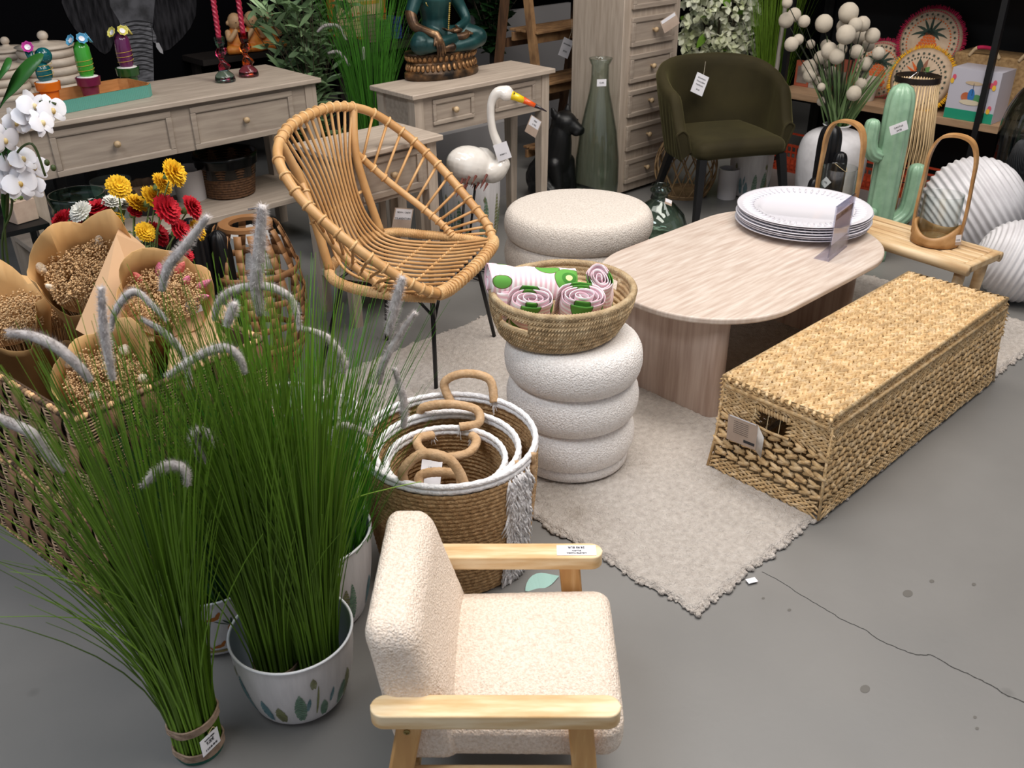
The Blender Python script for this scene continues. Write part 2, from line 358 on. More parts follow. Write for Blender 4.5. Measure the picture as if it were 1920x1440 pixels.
# ---------------------------------------------------------------- boucle stool
bou = mat('white_boucle', 'e8e1dc', 'fdf8f4', rough=.95, s=160, bump=.7, bs=210, fac=(.3, .62), det=3, spec=.1)
bouc = mat('cream_boucle', 'e4d0bc', 'fbebdb', rough=.95, s=170, bump=.75, bs=240, fac=(.3, .6), det=3, spec=.1)
boup = mat('pouf_boucle', 'c9beb3', 'e2d9cf', rough=.95, s=140, bump=.6, bs=200, fac=(.3, .62), det=3, spec=.1)
def rings(levels, top):
    """stacked soft rings: levels = [(z0, z1, r)], returns profile"""
    P = [(0, levels[0][0])]
    for z0, z1, r in levels:
        h = (z1 - z0) / 2; k = 14
        for i in range(k + 1):
            a = -PI / 2 + PI * i / k; bulge = min(h, .065); rr = r - bulge + bulge * max(0, math.cos(a)) ** .6
            P.append((rr, z0 + h + h * math.sin(a)))
    rt = P[-1][0]
    for i in range(1, 9): P.append((rt * (1 - i / 8), top + .004 * i / 8))
    return P
def nap(b, a=.0011, f=140):
    for i, p in enumerate(b.v):
        q = Vector(p); d = Vector((q.x, q.y, .05)).normalized(); b.v[i] = tuple(q + d * a * (noise.noise(q * f) + .6 * noise.noise(q * f * 2.1)))
t = thing('boucle_stool', 'white boucle stool of three stacked rings carrying the palm leaf basket', 'stool', (1.842, 1.70, .016))
b = MB(); b.lathe([(0, 0), (.165, 0), (.178, .01), (.18, .045), (0, .046)], 96); b.build('base', bou, t, smooth=180)
for z0, z1, r in ((.03, .168, .196), (.158, .296, .203), (.286, .425, .208)):
    b = MB(); b.lathe(rings([(z0, z1, r)], z1), 200); nap(b); b.build('ring', bou, t, smooth=180)
# ---------------------------------------------------------------- palm basket with towels
palm = island(mat('palm_leaf', 'ab926e', 'd9c29c', rough=.7, s=30, st=(1, 1, 1), bump=.5, bs=120, c3='c6aa82', fac=(.25, .7)), None, .4)
t = thing('palm_basket', 'round coiled palm leaf basket with two cut out handles on the white stool', 'basket', (1.828, 1.752, .445), math.radians(3)); t.scale = (.94, .94, .96)
b = MB(); NC = 9
for c in range(NC):
    u = c / (NC - 1); z = .008 + .0148 * c; r = .178 + .042 * math.sin(u * PI / 2); ox = .02 * u
    seg = 300; rr0 = .0088 if c < NC - 1 else .0115
    P = []; R = []
    for k in range(seg + 1):
        a = 2 * PI * k / seg + .01
        P.append(((r * 1.04) * math.cos(a) + ox, r * .98 * math.sin(a), z + .0015 * noise.noise(Vector((a * 3, c, 0))))); R.append(rr0 * (.9 + .2 * abs(math.sin(k * .5 * PI + c))))
    def gap(a): a = abs((a + PI) % (2 * PI) - PI); return a < .30 or abs(a - PI) < .30
    if c in (5, 6):
        runs = []; cur = []
        for k in range(seg + 1):
            if gap(2 * PI * k / seg + .01):
                if cur: runs.append(cur); cur = []
            else: cur.append(k)
        if cur: runs.append(cur)
        for run in runs:
            if len(run) > 3: b.tube([P[k] for k in run], [R[k] for k in run], 7)
    else: b.tube(P[:-1], R[:-1], 7, closed=True)
    for k in range(0, 300, 2):
        a = 2 * PI * k / 300
        if c in (5, 6) and gap(a): continue
        if c == 0: continue
        s = 1; p = Vector(((r * 1.04 + .006) * math.cos(a) + ox, (r * .98 + .006) * math.sin(a), z - .006)); stitch(b, p + Vector((math.cos(a), math.sin(a), 0)) * .0022, (-math.sin(a), math.cos(a), 1.1), (math.cos(a), math.sin(a), 0), .0165, .0062, .8, 0, 6)
        if c > 3: p = Vector(((r * 1.04 - .007) * math.cos(a) + ox, (r * .98 - .007) * math.sin(a), z - .006)); stitch(b, p, (-math.sin(a), math.cos(a), .5), (math.cos(a), math.sin(a), 0), .014, .006, .7, 0, 6)
for a in (.31, -.31, PI + .31, PI - .31):
    b.tube([(.222 * math.cos(a) + .012, .212 * math.sin(a), .07), (.226 * math.cos(a) + .014, .214 * math.sin(a), .115)], .0085, 8)
b.build('coiled_wall', palm, t, smooth=180)
b = MB(); b.lathe([(0, .004), (.18, .004), (.18, .012), (0, .012)], 48); b.build('bottom', palm, t)
tw = mat('kiwi_stripe_cloth', 'f2e9ec', rough=.9)
N, L, B = nodes(tw)
tc = N.new('ShaderNodeTexCoord'); sx = N.new('ShaderNodeSeparateXYZ'); L.new(tc.outputs['Object'], sx.inputs[0])
def mth(op, a, bb=None):
    m_ = N.new('ShaderNodeMath'); m_.operation = op
    for i, q in enumerate((a, bb)):
        if q is None: continue
        if isinstance(q, (int, float)): m_.inputs[i].default_value = q
        else: L.new(q, m_.inputs[i])
    return m_.outputs[0]
st_ = mth('GREATER_THAN', mth('SINE', mth('MULTIPLY', sx.outputs[0], 420)), .0)
def mixc(f, a, c):
    x = N.new('ShaderNodeMix'); x.data_type = 'RGBA'; L.new(f, x.inputs[0])
    for i, q in ((6, a), (7, c)):
        if isinstance(q, str): x.inputs[i].default_value = lin(q)
        else: L.new(q, x.inputs[i])
    return x.outputs[2]
base = mixc(st_, 'f4eef0', 'eac4cf')
vo = N.new('ShaderNodeTexVoronoi'); vo.inputs['Scale'].default_value = 10; vo.inputs['Randomness'].default_value = .75; L.new(tc.outputs['Object'], vo.inputs['Vector'])
d = vo.outputs['Distance']
k1 = mixc(mth('LESS_THAN', d, .44), base, '5d5a3a'); k2 = mixc(mth('LESS_THAN', d, .42), k1, '5fa043'); k3 = mixc(mth('LESS_THAN', d, .22), k2, '3f7f2e'); k4 = mixc(mth('LESS_THAN', d, .11), k3, 'dfe6a0')
L.new(k4, B.inputs['Base Color'])
def cloth_roll(label, loc, axis, rad, ln, squash=.62, folds=5, end=1, seed=0, upv=(0, 0, 1)):
    """flattened folded roll; local x is the axis"""
    b = MB(); P = []; turns = folds; n = 26 * turns
    def fn(u, v):
        a = 2 * PI * turns * v; r = rad * (.14 + .86 * v) + .0012 * math.sin(a * 2.3 + seed)
        y = r * math.cos(a); z = r * squash * math.sin(a)
        if abs(y) > rad * .8: y *= .96
        x = (u - .5) * ln + .006 * math.sin(v * 17 + seed) * (1 if u > .5 else -1)
        q = noise.noise(Vector((x * 22, y * 22, seed))) * .006
        return (x, y + q, z + q)
    b.grid(fn, 16, n)
    o = b.build('folded_towel', tw, smooth=60, solid=.0016); o.matrix_world = frame(loc, axis, upv)
    return tag(o, label, 'towel', 'rolled kiwi print towels in the palm basket')
cloth_roll('pink striped cloth roll lying across the back of the palm basket', (1.795, 1.835, .58), (.74, -.5, -.10), .064, .255, .8, 4, seed=1)
cloth_roll('folded striped kiwi cloth in the right end of the palm basket', (1.945, 1.69, .555), (-.35, -.2, .8), .064, .11, .6, 5, seed=2, upv=(.62, -.5, .2))
cloth_roll('folded striped kiwi cloth standing in the middle front of the palm basket', (1.828, 1.665, .54), (-.2, -.35, .85), .078, .11, .6, 5, seed=3, upv=(-.5, -.62, .0))
cloth_roll('crumpled kiwi cloth at the front left of the palm basket behind the handle hole', (1.715, 1.755, .538), (-.2, -.3, .85), .072, .11, .6, 4, seed=4, upv=(-.5, -.62, 0))
cloth_roll('small end of a kiwi cloth tucked into the far left rim of the palm basket', (1.695, 1.855, .53), (.15, -.1, .9), .035, .09, .8, 3, seed=5)
# ---------------------------------------------------------------- large pouf
t = thing('pouf', 'large oval cream boucle pouf of stacked rings behind the coffee table', 'pouf', (2.74, 2.52, .0), math.radians(-42))
def pouf_ring(z0, z1, k, nm):
    b = MB(); pr = rings([(z0, z1, .30 * k)], z1)
    b.lathe(pr, 160, sx=1.0, sy=1.0)
    for i, p in enumerate(b.v):
        x, y, z = p; x *= 1.03; y *= .93; b.v[i] = (x, y, z)
    nap(b, .0012, 110); b.build(nm, boup, t, smooth=180)
pouf_ring(.30, .435, 1.0, 'lid'); pouf_ring(.165, .31, 1.0, 'ring'); pouf_ring(.02, .175, .98, 'ring')
b = MB(); b.lathe([(0, 0), (.26, 0), (.26, .04), (0, .04)], 48, cap=True); b.build('base', boup, t)
# ---------------------------------------------------------------- nested laundry baskets
jute = mat('seagrass_rope', '9c7950', 'cfab7e', rough=.85, s=70, bump=.8, bs=160, c3='b79266', fac=(.25, .7))
cott = mat('cotton_rope', 'e6e3e4', 'f4f2f2', rough=.9, s=90, bump=.5, bs=170)
hnd = mat('tan_cord', 'b8936a', 'cba882', rough=.75, s=60, bump=.3, bs=120)
def laundry(label, cx, cy, z0, r0, r1, h, seed, handles):
    t = thing('laundry_basket', label, 'basket', (cx, cy, z0), 0, 'nested round laundry baskets')
    pit = .0118; nc = int((h - .028) / pit); prof = []
    for c in range(nc):
        u = c / nc; r = r0 + (r1 - r0) * math.sin(u * PI / 2) ** .8
        for k in range(5): a = -PI / 2 + PI * k / 5; prof.append((r + .0052 * math.cos(a), .004 + pit * (c + .5 + .5 * math.sin(a))))
    b = MB(); n = 260
    b.lathe(prof, n, rf=lambda a, i: 1 + .011 * max(0, math.sin(a * 62 + (i % 5) * .9 + (i // 5) * 1.3)) * (1 if i % 5 else .2))
    b.lathe([(0, .002), (r0, .004), (r0, .01), (0, .012)], 48)
    b.build('wall', jute, t, smooth=180, solid=.006)
    for k in range(2):
        b = MB(); rr = r1 + .002; z = h - .024 + .014 * k
        b.tube([((rr) * math.cos(2 * PI * i / 140), rr * math.sin(2 * PI * i / 140), z) for i in range(140)], [.0083 * (.93 + .1 * math.sin(i * 1.9)) for i in range(140)], 8, closed=True); b.build('rim_rope', cott, t, smooth=180)
    # frayed cotton band on the right hand side
    a0 = math.radians(-80); b = MB()
    for k in range(int(900 * h / .38)):
        a = a0 + U(-.19, .19); u = rnd.random(); rr = r0 + (r1 - r0) * math.sin(u * PI / 2) ** .8 + .008
        p = Vector((rr * math.cos(a), rr * math.sin(a), .01 + (h - .035) * u)); dn = Vector((-math.sin(a) * U(-.6, .6), math.cos(a) * U(-.6, .6), -1)); L_ = U(.02, .05)
        nn = Vector((math.cos(a), math.sin(a), 0)); b.tube([p, p + dn * L_ * .5 + nn * U(.002, .008), p + dn * L_ + nn * U(-.002, .006)], [.0022, .003, .0012], 4)
    b.build('macrame_band', cott, t, smooth=180)
    b = MB(); P = []
    for k in range(60):
        u = k / 59; a = a0 + .26 + .012 * math.sin(k * 1.3); rr = r0 + (r1 - r0) * math.sin(u * PI / 2) ** .8 + .011; P.append((rr * math.cos(a), rr * math.sin(a), .005 + (h - .01) * u))
    b.tube(P, [.007 * (.8 + .4 * abs(math.sin(k * 1.1))) for k in range(60)], 8); b.build('braid', hnd, t, smooth=180)
    for H_ in handles:
        b = MB(); P = spline([Vector(q) for q in H_], 9); n_ = len(P)
        b.tube(P, [.0118 * (1 + .06 * (i % 2)) for i in range(n_)], 10); b.build('handle', hnd, t, smooth=180)
        fb = MB()
        for q in (H_[0], H_[-1]):
            for k in range(16): fb.tube([q, (q[0] + U(-.012, .012), q[1] + U(-.012, .012), q[2] - U(.01, .035))], [.0016, .0006], 4)
        fb.build('tassel', cott, t)
    return t
F_ = Vector((.72, .69, 0)); S_ = Vector((.69, -.72, 0))   # away from and across the shop aisle
def loc_h(a, b_, z): p = F_ * a + S_ * b_; return (p.x, p.y, z)
laundry('largest outer laundry basket of brown rope with white rim and frayed white band', 1.272, 1.603, 0, .19, .222, .38, 0,
        [[loc_h(.2, -.015, .355), loc_h(.225, -.035, .405), loc_h(.225, .02, .435), loc_h(.222, .09, .42), loc_h(.19, .105, .365)],
         [loc_h(-.195, -.085, .35), loc_h(-.20, -.085, .40), loc_h(-.19, -.04, .44), loc_h(-.19, .02, .43), loc_h(-.195, .05, .39), loc_h(-.195, .06, .35)]])
laundry('middle sized laundry basket of brown rope nested inside the largest one', 1.250, 1.582, .014, .155, .180, .352, 1,
        [[loc_h(.175, -.09, .33), loc_h(.16, -.085, .365), loc_h(.15, -.02, .385), loc_h(.15, .06, .37), loc_h(.12, .07, .345), loc_h(.11, .02, .338)]])
laundry('smallest laundry basket of brown rope nested innermost with tags inside', 1.226, 1.56, .03, .12, .148, .325, 2,
        [[loc_h(.125, -.05, .305), loc_h(.09, -.085, .315), loc_h(.045, -.07, .31), loc_h(.02, -.02, .305), loc_h(.04, .05, .305), loc_h(.09, .07, .31), loc_h(.128, .055, .305)],
         [loc_h(-.13, -.05, .305), loc_h(-.1, -.05, .33), loc_h(-.09, .0, .335), loc_h(-.1, .045, .33), loc_h(-.13, .05, .305)]])
hang_tag('white price tag lying inside the smallest laundry basket', (1.235, 1.64, .25), (-1.0, .2, -.7), .055, .085, (('LB-3', .009, .02),), name='price_tag')
# ---------------------------------------------------------------- water hyacinth chest
hy = island(mat('water_hyacinth', 'b18f64', 'dcbf95', rough=.62, s=45, bump=.5, bs=90, c3='caa877', fac=(.28, .66), det=3), None, .22)
hyd = mat('cord_beige', 'cbb48c', rough=.8)
X0, X1, Y0, Y1 = 2.115, 3.275, .985, 1.34; LX, LY = X1 - X0, Y1 - Y0
t = thing('wicker_chest', 'long woven water hyacinth chest with a flat lid at the edge of the rug', 'chest', (X0, Y0, .014))
J = lambda s: U(-s, s)
def braid(b, p0, p1, nrm, pitch, w, side, step=.021, th=.55):
    p0, p1 = Vector(p0), Vector(p1); d = (p1 - p0); ln = d.length; d.normalize(); side = Vector(side); k = int(ln / step)
    for i in range(k + 1):
        p = p0 + d * (i + .5) * ln / (k + 1)
        for s in (-1, 1):
            q = p + side * s * w * .23 + d * (step * .25 * s) + Vector(nrm) * J(.0012) + side * J(.001)
            stitch(b, q, d + side * (-s) * (.5 + J(.12)), nrm, step * 1.95 * U(.9, 1.12), w * .56 * U(.9, 1.1), th, 0, 8)
lid = MB(); zt = .322
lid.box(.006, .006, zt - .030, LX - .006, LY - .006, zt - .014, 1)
nr = 14; pw = LY / nr
for r in range(nr): braid(lid, (.0, pw * (r + .5), zt - .008), (LX, pw * (r + .5), zt - .008), (0, 0, 1), pw, pw, (0, 1, 0), .026, 1.15)
for z in (zt - .014, zt - .029):
    braid(lid, (0, 0, z), (LX, 0, z), (0, -1, 0), .016, .0155, (0, 0, 1)); braid(lid, (0, LY, z), (LX, LY, z), (0, 1, 0), .016, .0155, (0, 0, 1))
    braid(lid, (0, 0, z), (0, LY, z), (-1, 0, 0), .016, .0155, (0, 1, 0) if False else (0, 0, 1)); braid(lid, (LX, 0, z), (LX, LY, z), (1, 0, 0), .016, .0155, (0, 0, 1))
lid.tube([(0, 0, zt - .004), (LX, 0, zt - .004), (LX, LY, zt - .004), (0, LY, zt - .004)], .006, 6, closed=True)
lo = lid.build('lid', [hy, mat('straw_gap_shade', '8a6a40', rough=.8)], t, smooth=180); lo.rotation_euler = (math.radians(-.9), 0, 0); lo.location = (0, 0, .004)  # slab under the braids: straw colour darkened, painted shade for the gaps
body = MB(); ft = .016   # the foot flares out a little
def face(p0, d, n_, ln, hole=None, dense=False):
    d = Vector(d); n_ = Vector(n_); p0 = Vector(p0); H_ = .288
    def P(u, z): return p0 + d * u + Vector((0, 0, z)) + n_ * (ft * (1 - z / H_) ** 2)
    for z in (.009, .024, .039): braid(body, P(0, z), P(ln, z), n_, .015, .0165, (0, 0, 1), .024, .6)
    for z in (.281, .267, .253) + ((.239, .225, .212) if hole else ()):
        if hole and z < .275:
            braid(body, P(0, z), P(hole[0], z), n_, .015, .0155, (0, 0, 1), .022); braid(body, P(hole[1], z), P(ln, z), n_, .015, .0155, (0, 0, 1), .022)
        else: braid(body, P(0, z), P(ln, z), n_, .015, .0155, (0, 0, 1), .022)
    top = .205 if hole else .243; rows = 5 if hole else (8 if dense else 6); bot = .052
    ph = (top - bot) / rows; step = .044 if not dense else .032; k = int(ln / step)
    for r in range(rows):
        z = bot + ph * (r + .5); off = (r % 2) * .5
        for i in range(k + 1):
            u = (i + off) * ln / (k + .5)
            if u > ln: continue
            for s in (-1, 1):
                q = P(min(max(u, .008), ln - .008), z + s * ph * .10) + n_ * J(.002)
                stitch(body, q, d * 1.0 + Vector((0, 0, s * (.55 if dense else .42) + J(.1))), n_, step * (1.12 if not dense else 1.25), ph * (.56 if not dense else .62) * U(.88, 1.1), .75, 0, 8)
    nc_ = int(ln / .036)
    for i in range(nc_ + 1):
        u = ln * i / nc_; body.tube([P(u, .01) - n_ * .004, P(u, .12) - n_ * .004, P(u, .28) - n_ * .004], .0013, 4, m=1)
    body.tube([P(0, .29), P(ln, .29)], .0068, 6)
face((0, 0, 0), (0, 1, 0), (-1, 0, 0), LY, hole=(.125, .235)); face((0, 0, 0), (1, 0, 0), (0, -1, 0), LX, dense=True)
face((LX, 0, 0), (0, 1, 0), (1, 0, 0), LY, hole=(.125, .235)); face((0, LY, 0), (1, 0, 0), (0, 1, 0), LX, dense=True)
for x, y in ((0, 0), (LX, 0), (LX, LY), (0, LY)): sx_ = -1 if x == 0 else 1; sy_ = -1 if y == 0 else 1; body.tube([(x + sx_ * ft, y + sy_ * ft, .0), (x + sx_ * ft * .3, y + sy_ * ft * .3, .12), (x, y, .29)], .0045, 6)
body.box(.012, .012, .004, LX - .012, LY - .012, .01)
for i in range(12): # wrapped grip above the hand hole
    stitch(body, (-.002, .128 + i * .0094, .262), (0, .25, 1), (-1, 0, 0), .022, .011, .8, 0, 8)
body.tube([(-.006, .12, .206), (-.007, .18, .203), (-.006, .24, .206)], .0045, 6)
body.build('body', [hy, hyd], t, smooth=180)
hg = hang_tag(None, (-.022, .262, .175), (0.05, 0, math.radians(-86)), .098, .088, (), kraft=1, parent=t)
for i in range(7): text('print', '-' * 30, .0052, INK, hg, Matrix.Translation((-.004, -.0012, .03 - i * .0066)) @ _r(90, 'X'))
b = MB(); b.box(.008, -.0016, -.033, .044, -.0008, -.024); b.build('icon_bar', INK, hg)
b = MB(); b.add([(.049, 0, .044), (.049, 0, -.044), (.075, -.012, -.055), (.078, -.014, .02)], [(0, 1, 2, 3)]); b.build('card_fold', mat('photo_card', '8d857d', 'd9d4cf', rough=.3, s=16), hg, solid=.0008)
b = MB(); b.tube([(.02, 0, .04), (.035, .0, .075), (.03, .012, .092)], .0012, 5); b.build('string', hyd, hg)
# ---------------------------------------------------------------- small armchair in front
pine = mat('pine_wood', 'd0a873', 'efd8b2', rough=.42, s=5, st=(9, 1.2, 9), bump=.05, bs=30, c3='e0c091', det=5)
pineo = mat('pine_leg', 'c4935a', 'e2bd8a', rough=.45, s=5, st=(9, 9, 1.2), c3='cd9d62', det=5)
t = thing('child_armchair', 'small cream boucle armchair with pale pine armrests in the foreground', 'armchair', (.93, 1.04, 0), math.radians(-133.8))
b = MB()
def seatf(p): return (p.x * (1 - .03 * sm(-.2, .2, -p.y)), p.y, p.z + .012 * p.y - .014 * (abs(p.x) / .18) ** 3 * sm(0, .05, p.z) + .006 * (1 - (p.x / .19) ** 2))
rbox(b, .39, .385, .115, .038, 44, 0, Matrix.Translation((0, .045, .222)), seatf, .0009, 190); b.build('seat', bouc, t, smooth=180)
b = MB()
def backf(p): # reclining back, thicker at the bottom
    z = p.z + .165; return (p.x * (1 - .06 * sm(.05, .33, z)), p.y * (1 - .25 * sm(0, .33, z)) - .21 * z, p.z)
rbox(b, .405, .135, .33, .045, 44, 0, Matrix.Translation((0, -.122, .328)), backf, .0009, 190); b.build('backrest', bouc, t, smooth=180)
for s in (-1, 1):
    b = MB(); o = rrect(-.026, -.226, .026, .222, .026, 8); b.prism(o, -.0165, .0165); b.build('armrest', pine, t, (s * .216, .0, .328), bevel=.006, seg=3).rotation_euler = (0, 0, 0)
    for y0, y1 in ((.150, .178), (-.155, -.215)):
        b = MB(); b.beam((s * .214, y0, .312), (s * .214, y1, 0), .030, .046, (0, 1, 0)); b.build('leg', pineo, t, bevel=.005)
    b = MB(); b.beam((s * .212, -.165, .155), (s * .212, .162, .155), .022, .035); b.build('side_rail', pine, t, bevel=.004)
    for y, z in ((-.162, .292), (.163, .17)):
        b = MB(); b.lathe([(0, 0), (.0062, 0), (.0062, .002), (.004, .0028), (.003, .001), (0, .001)], 16, M=Matrix.Translation((s * .229, y, z)) @ _r(90 * s, 'Y')); b.build('bolt', mat('brass', '9a8a5a', rough=.3, metal=1), t)
for y in (-.16, .15):
    b = MB(); b.beam((-.2, y, .15), (.2, y, .15), .02, .03); b.build('cross_rail', pine, t, bevel=.003)
st = hang_tag(None, (-.216, .165, .3449), (PI / -2, 0, PI / 2 + PI), .086, .034, (('JUGUETES MADERA', .005, .010), ('SILLON', .006, .002), ('29,95 EUR', .0085, -.009)), parent=t, name='sticker')
# mint leaf shaped tag on the floor behind it
b = MB(); P = spline([at(985, 1108, .002), at(1005, 1092, .01), at(1030, 1086, .012), at(1048, 1080, .004)], 4); n = len(P)
b.blade(P, [.0005 + .021 * math.sin(PI * (i / (n - 1)) ** .8) ** 1.4 for i in range(n)], side=(.5, .6, .6)); lf = b.build('leaf_tag', mat('mint_card', 'a9cfc4', rough=.7), smooth=0, solid=.0008)
tag(lf, 'pale mint leaf shaped paper tag lying on the floor behind the small armchair', 'tag')
# ---------------------------------------------------------------- plant pots
enam = mat('pot_white_enamel', 'cfcbcb', 'dad6d6', rough=.45, s=60, st=(1, 1, .15), bump=.08, bs=120); pin_ = mat('pot_inside', '9fa8b4', rough=.4)
pgr = [mat('print_green', '7d9c84', '5a7d66', rough=.6, s=60), mat('print_teal', '4a7580', '7ba0a6', rough=.6, s=60), mat('print_olive', '8d9264', '6f6f48', rough=.6, s=60)]
def pot(label, x, y, r0, r1, h, kind, z=0., group=None, a_off=0., seed=1):
    t = thing('plant_pot', label, 'plant pot', (x, y, z), 0, group)
    rr = lambda u: r0 + (r1 - r0) * (1 - (1 - u) ** 2.4)
    b = MB(); pr = [(0, .004), (r0 * .86, .0), (r0 * .95, .004)] + [(rr(u / 12), .012 + (h - .012) * u / 12) for u in range(13)]
    b.lathe(pr, 72, m=0); rings_ = [(rr(1) - .0022, h)] + [(rr(u / 12) - .003, .012 + (h - .012) * u / 12) for u in range(12, -1, -1)] + [(0, .014)]
    b.lathe(rings_, 72, m=1); b.build('shell', [enam, pin_], t, smooth=60)
    b = MB(); b.tube([((r1 + .0005) * math.cos(2 * PI * i / 72), (r1 + .0005) * math.sin(2 * PI * i / 72), h) for i in range(72)], .0032, 8, closed=True); b.build('rim', mat('rim_white', 'dcdde0', rough=.35), t, smooth=180)
    R_ = random.Random(seed); ms = pgr if kind == 'cactus' else [mat('print_pineapple', 'c0854a', '9a6a38', rough=.6, s=80), mat('print_leaf', '2c4a34', rough=.6), mat('print_monkey', 'b26a28', rough=.6)]
    bb = MB()
    def S(a, z_, off=.0012): u = max(0, min(1, (z_ - .012) / (h - .012))); q = rr(u) + off; return (q * math.cos(a), q * math.sin(a), z_)
    def patch(a, z0, w, hh, m, lean=0, jag=True):
        n = 13
        for i in range(n):
            u0, u1 = i / n, (i + .78 if jag else i + 1) / n
            def W(u): return w * (math.sin(PI * min(1, u * .93 + .07)) ** .6) * (.86 + .28 * R_.random() * jag)
            w0, w1 = W(u0), W(u1); q = lambda u, s, ww: S(a + (lean * u + s * ww) / r1, z0 + hh * u + (.004 * (1 - abs(s)) if jag else 0))
            bb.add([q(u0, -1, w0), q(u0, 0, w0), q(u0, 1, w0), q(u1, 1, w1), q(u1, 0, w1), q(u1, -1, w1)], [(0, 1, 4, 5), (1, 2, 3, 4)], m)
    if kind == 'cactus':
        k = 18
        for i in range(k):
            a = a_off + 2 * PI * (i + R_.random() * .5) / k; hh = h * R_.choice((.25, .3, .38, .5, .62)); patch(a, h * R_.uniform(.05, .14), R_.uniform(.010, .0165), hh, R_.choice((0, 0, 1, 2)), R_.uniform(-.01, .01))
            if R_.random() < .5: patch(a + .12, h * .3, .005, h * .22, R_.choice((0, 1)), .008)
        for i in range(4): a = a_off + 1.5 * i; patch(a, h * .2, .003, h * .5, 2, .008, False); patch(a - .02, h * .66, .008, .03, 2)
    else:
        for row in range(3):
            for i in range(9):
                a = a_off + 2 * PI * (i + .5 * (row % 2)) / 9; z0 = h * (.2 + .26 * row)
                if (i + row) % 2: patch(a, z0, .013, .03, 0, 0, False); [patch(a + s * .03, z0 + .027, .003, .02, 1, s * .016, False) for s in (-2, -1, 0, 1, 2)]
                else: patch(a, z0, .016, .012, 2, .01, False); patch(a + .1, z0 + .006, .006, .018, 2, .008, False); patch(a - .1, z0 - .008, .0025, .016, 2, -.006, False)
        b = MB(); b.lathe([(r0 * .95, .004), (r0 * 1.03, .02), (r0 * 1.06, .028)], 60); b.build('base_band', mat('band_ochre', '9a8a52', rough=.6), t)
    bb.build('printed_pattern', ms, t, smooth=0)
    return t
pot('open white enamel pot with green cactus print holding two grass bundles, beside the small armchair', .69, 1.459, .104, .133, .192, 'cactus', seed=3)
pot('white cactus print pot full of bright grass half hidden behind the small armchair back', .872, 1.668, .122, .152, .25, 'cactus', seed=8)
pot('pale pot with pineapple and monkey print standing behind the grass bundle on the floor', .66, 1.775, .105, .128, .185, 'fruit', seed=5)
# ---------------------------------------------------------------- artificial grasses
gr1 = island(mat('grass_olive', '71922f', rough=.5, spec=.3), '6a8c2a', .5); gr2 = island(mat('grass_bright', '62a832', rough=.5, spec=.3), '4c8c22', .5); gr3 = island(mat('grass_dark', '3b7030', rough=.55, spec=.3), '2f5c22', .5)
def blades(b, n, c, r0, z0, h, spread, hvar=.35, w=.0019, dirb=(0, 0), core=0., pw=2.0, tube=True, droop=0.):
    for i in range(n):
        a = U(0, 2 * PI); q = r0 * math.sqrt(rnd.random()); base = Vector((c[0] + q * math.cos(a), c[1] + q * math.sin(a), z0))
        hh = h * (1 - hvar * rnd.random() ** 1.3); k = (q / max(r0, 1e-6)) * .55 + .45 * rnd.random(); sp = spread * k * U(.5, 1.1); a2 = a + U(-.5, .5)
        dx, dy = math.cos(a2) * sp + dirb[0], math.sin(a2) * sp + dirb[1]; P = []; seg = 9; ph = U(0, 6); dr = droop * rnd.random() ** 3
        for s in range(seg):
            u = s / (seg - 1); f = u ** pw
            P.append(base + Vector((dx * f + .004 * math.sin(ph + 5 * u) * u, dy * f + .004 * math.cos(ph + 4 * u) * u, hh * (u - .05 * f * k - dr * u ** 3))))
        ws = [w * (1 - .75 * (s / (seg - 1)) ** 1.5) for s in range(seg)]
        if tube: b.tube(P, ws, 3)
        else: b.blade(P, ws)
def twine(t, c, z, r, h, tilt=0.):
    b = MB(); 
    for k in range(int(h / .0032)):
        zz = z + k * .0032; b.tube([(c[0] + (r + .0015 * math.sin(i * 1.1 + k)) * math.cos(2 * PI * i / 40), c[1] + r * math.sin(2 * PI * i / 40), zz + tilt * math.sin(2 * PI * i / 40 + 2.2)) for i in range(40)], .0024, 5, closed=True)
    return b.build('jute_band', mat('jute_band', 'a38c78', '8a7360', rough=.9, s=80), t, smooth=180)
hair = mat('plume_fur', 'aaa29f', 'cdc6c3', rough=.9, s=60); stemm = mat('stem_green', '6f8f35', rough=.5)
def plume(t, pts, base, r=.0115):
    r *= 1.12
    """furry foxtail through world points, with its stem down to base"""
    T = t.matrix_world.inverted() if False else Matrix.Translation(-Vector(t.location)); P = spline([T @ p for p in pts], 6); n = len(P); b = MB()
    rad = [r * (.35 + .65 * math.sin(PI * min(1, (i + .6) / n * .8 + .1))) for i in range(n)]
    b.tube(P, [x * .72 for x in rad], 8)
    L_ = sum((P[i + 1] - P[i]).length for i in range(n - 1))
    for k in range(int(L_ * 9000)):
        i = rnd.randrange(n - 1); p = P[i].lerp(P[i + 1], rnd.random()); tg = (P[i + 1] - P[i]).normalized(); o = tg.orthogonal().normalized(); o.rotate(Matrix.Rotation(U(0, 2 * PI), 3, tg))
        q = p + o * rad[i] * .5; e = p + o * rad[i] * U(1.0, 1.55) + tg * U(-.002, .009) * (1 if pts[0].z < pts[-1].z else 1); sd = tg.cross(o) * .0006; b.add([q - sd, q + sd, e], [(0, 1, 2)])
    b.build('plume', hair, t, smooth=180)
    if base is not None:
        b = MB(); lo = P[0] ; bs = Vector(base); b.tube(spline([bs, bs.lerp(lo, .5) + Vector((0, 0, .06)), lo], 6), .0014, 5); b.build('plume_stem', stemm, t)
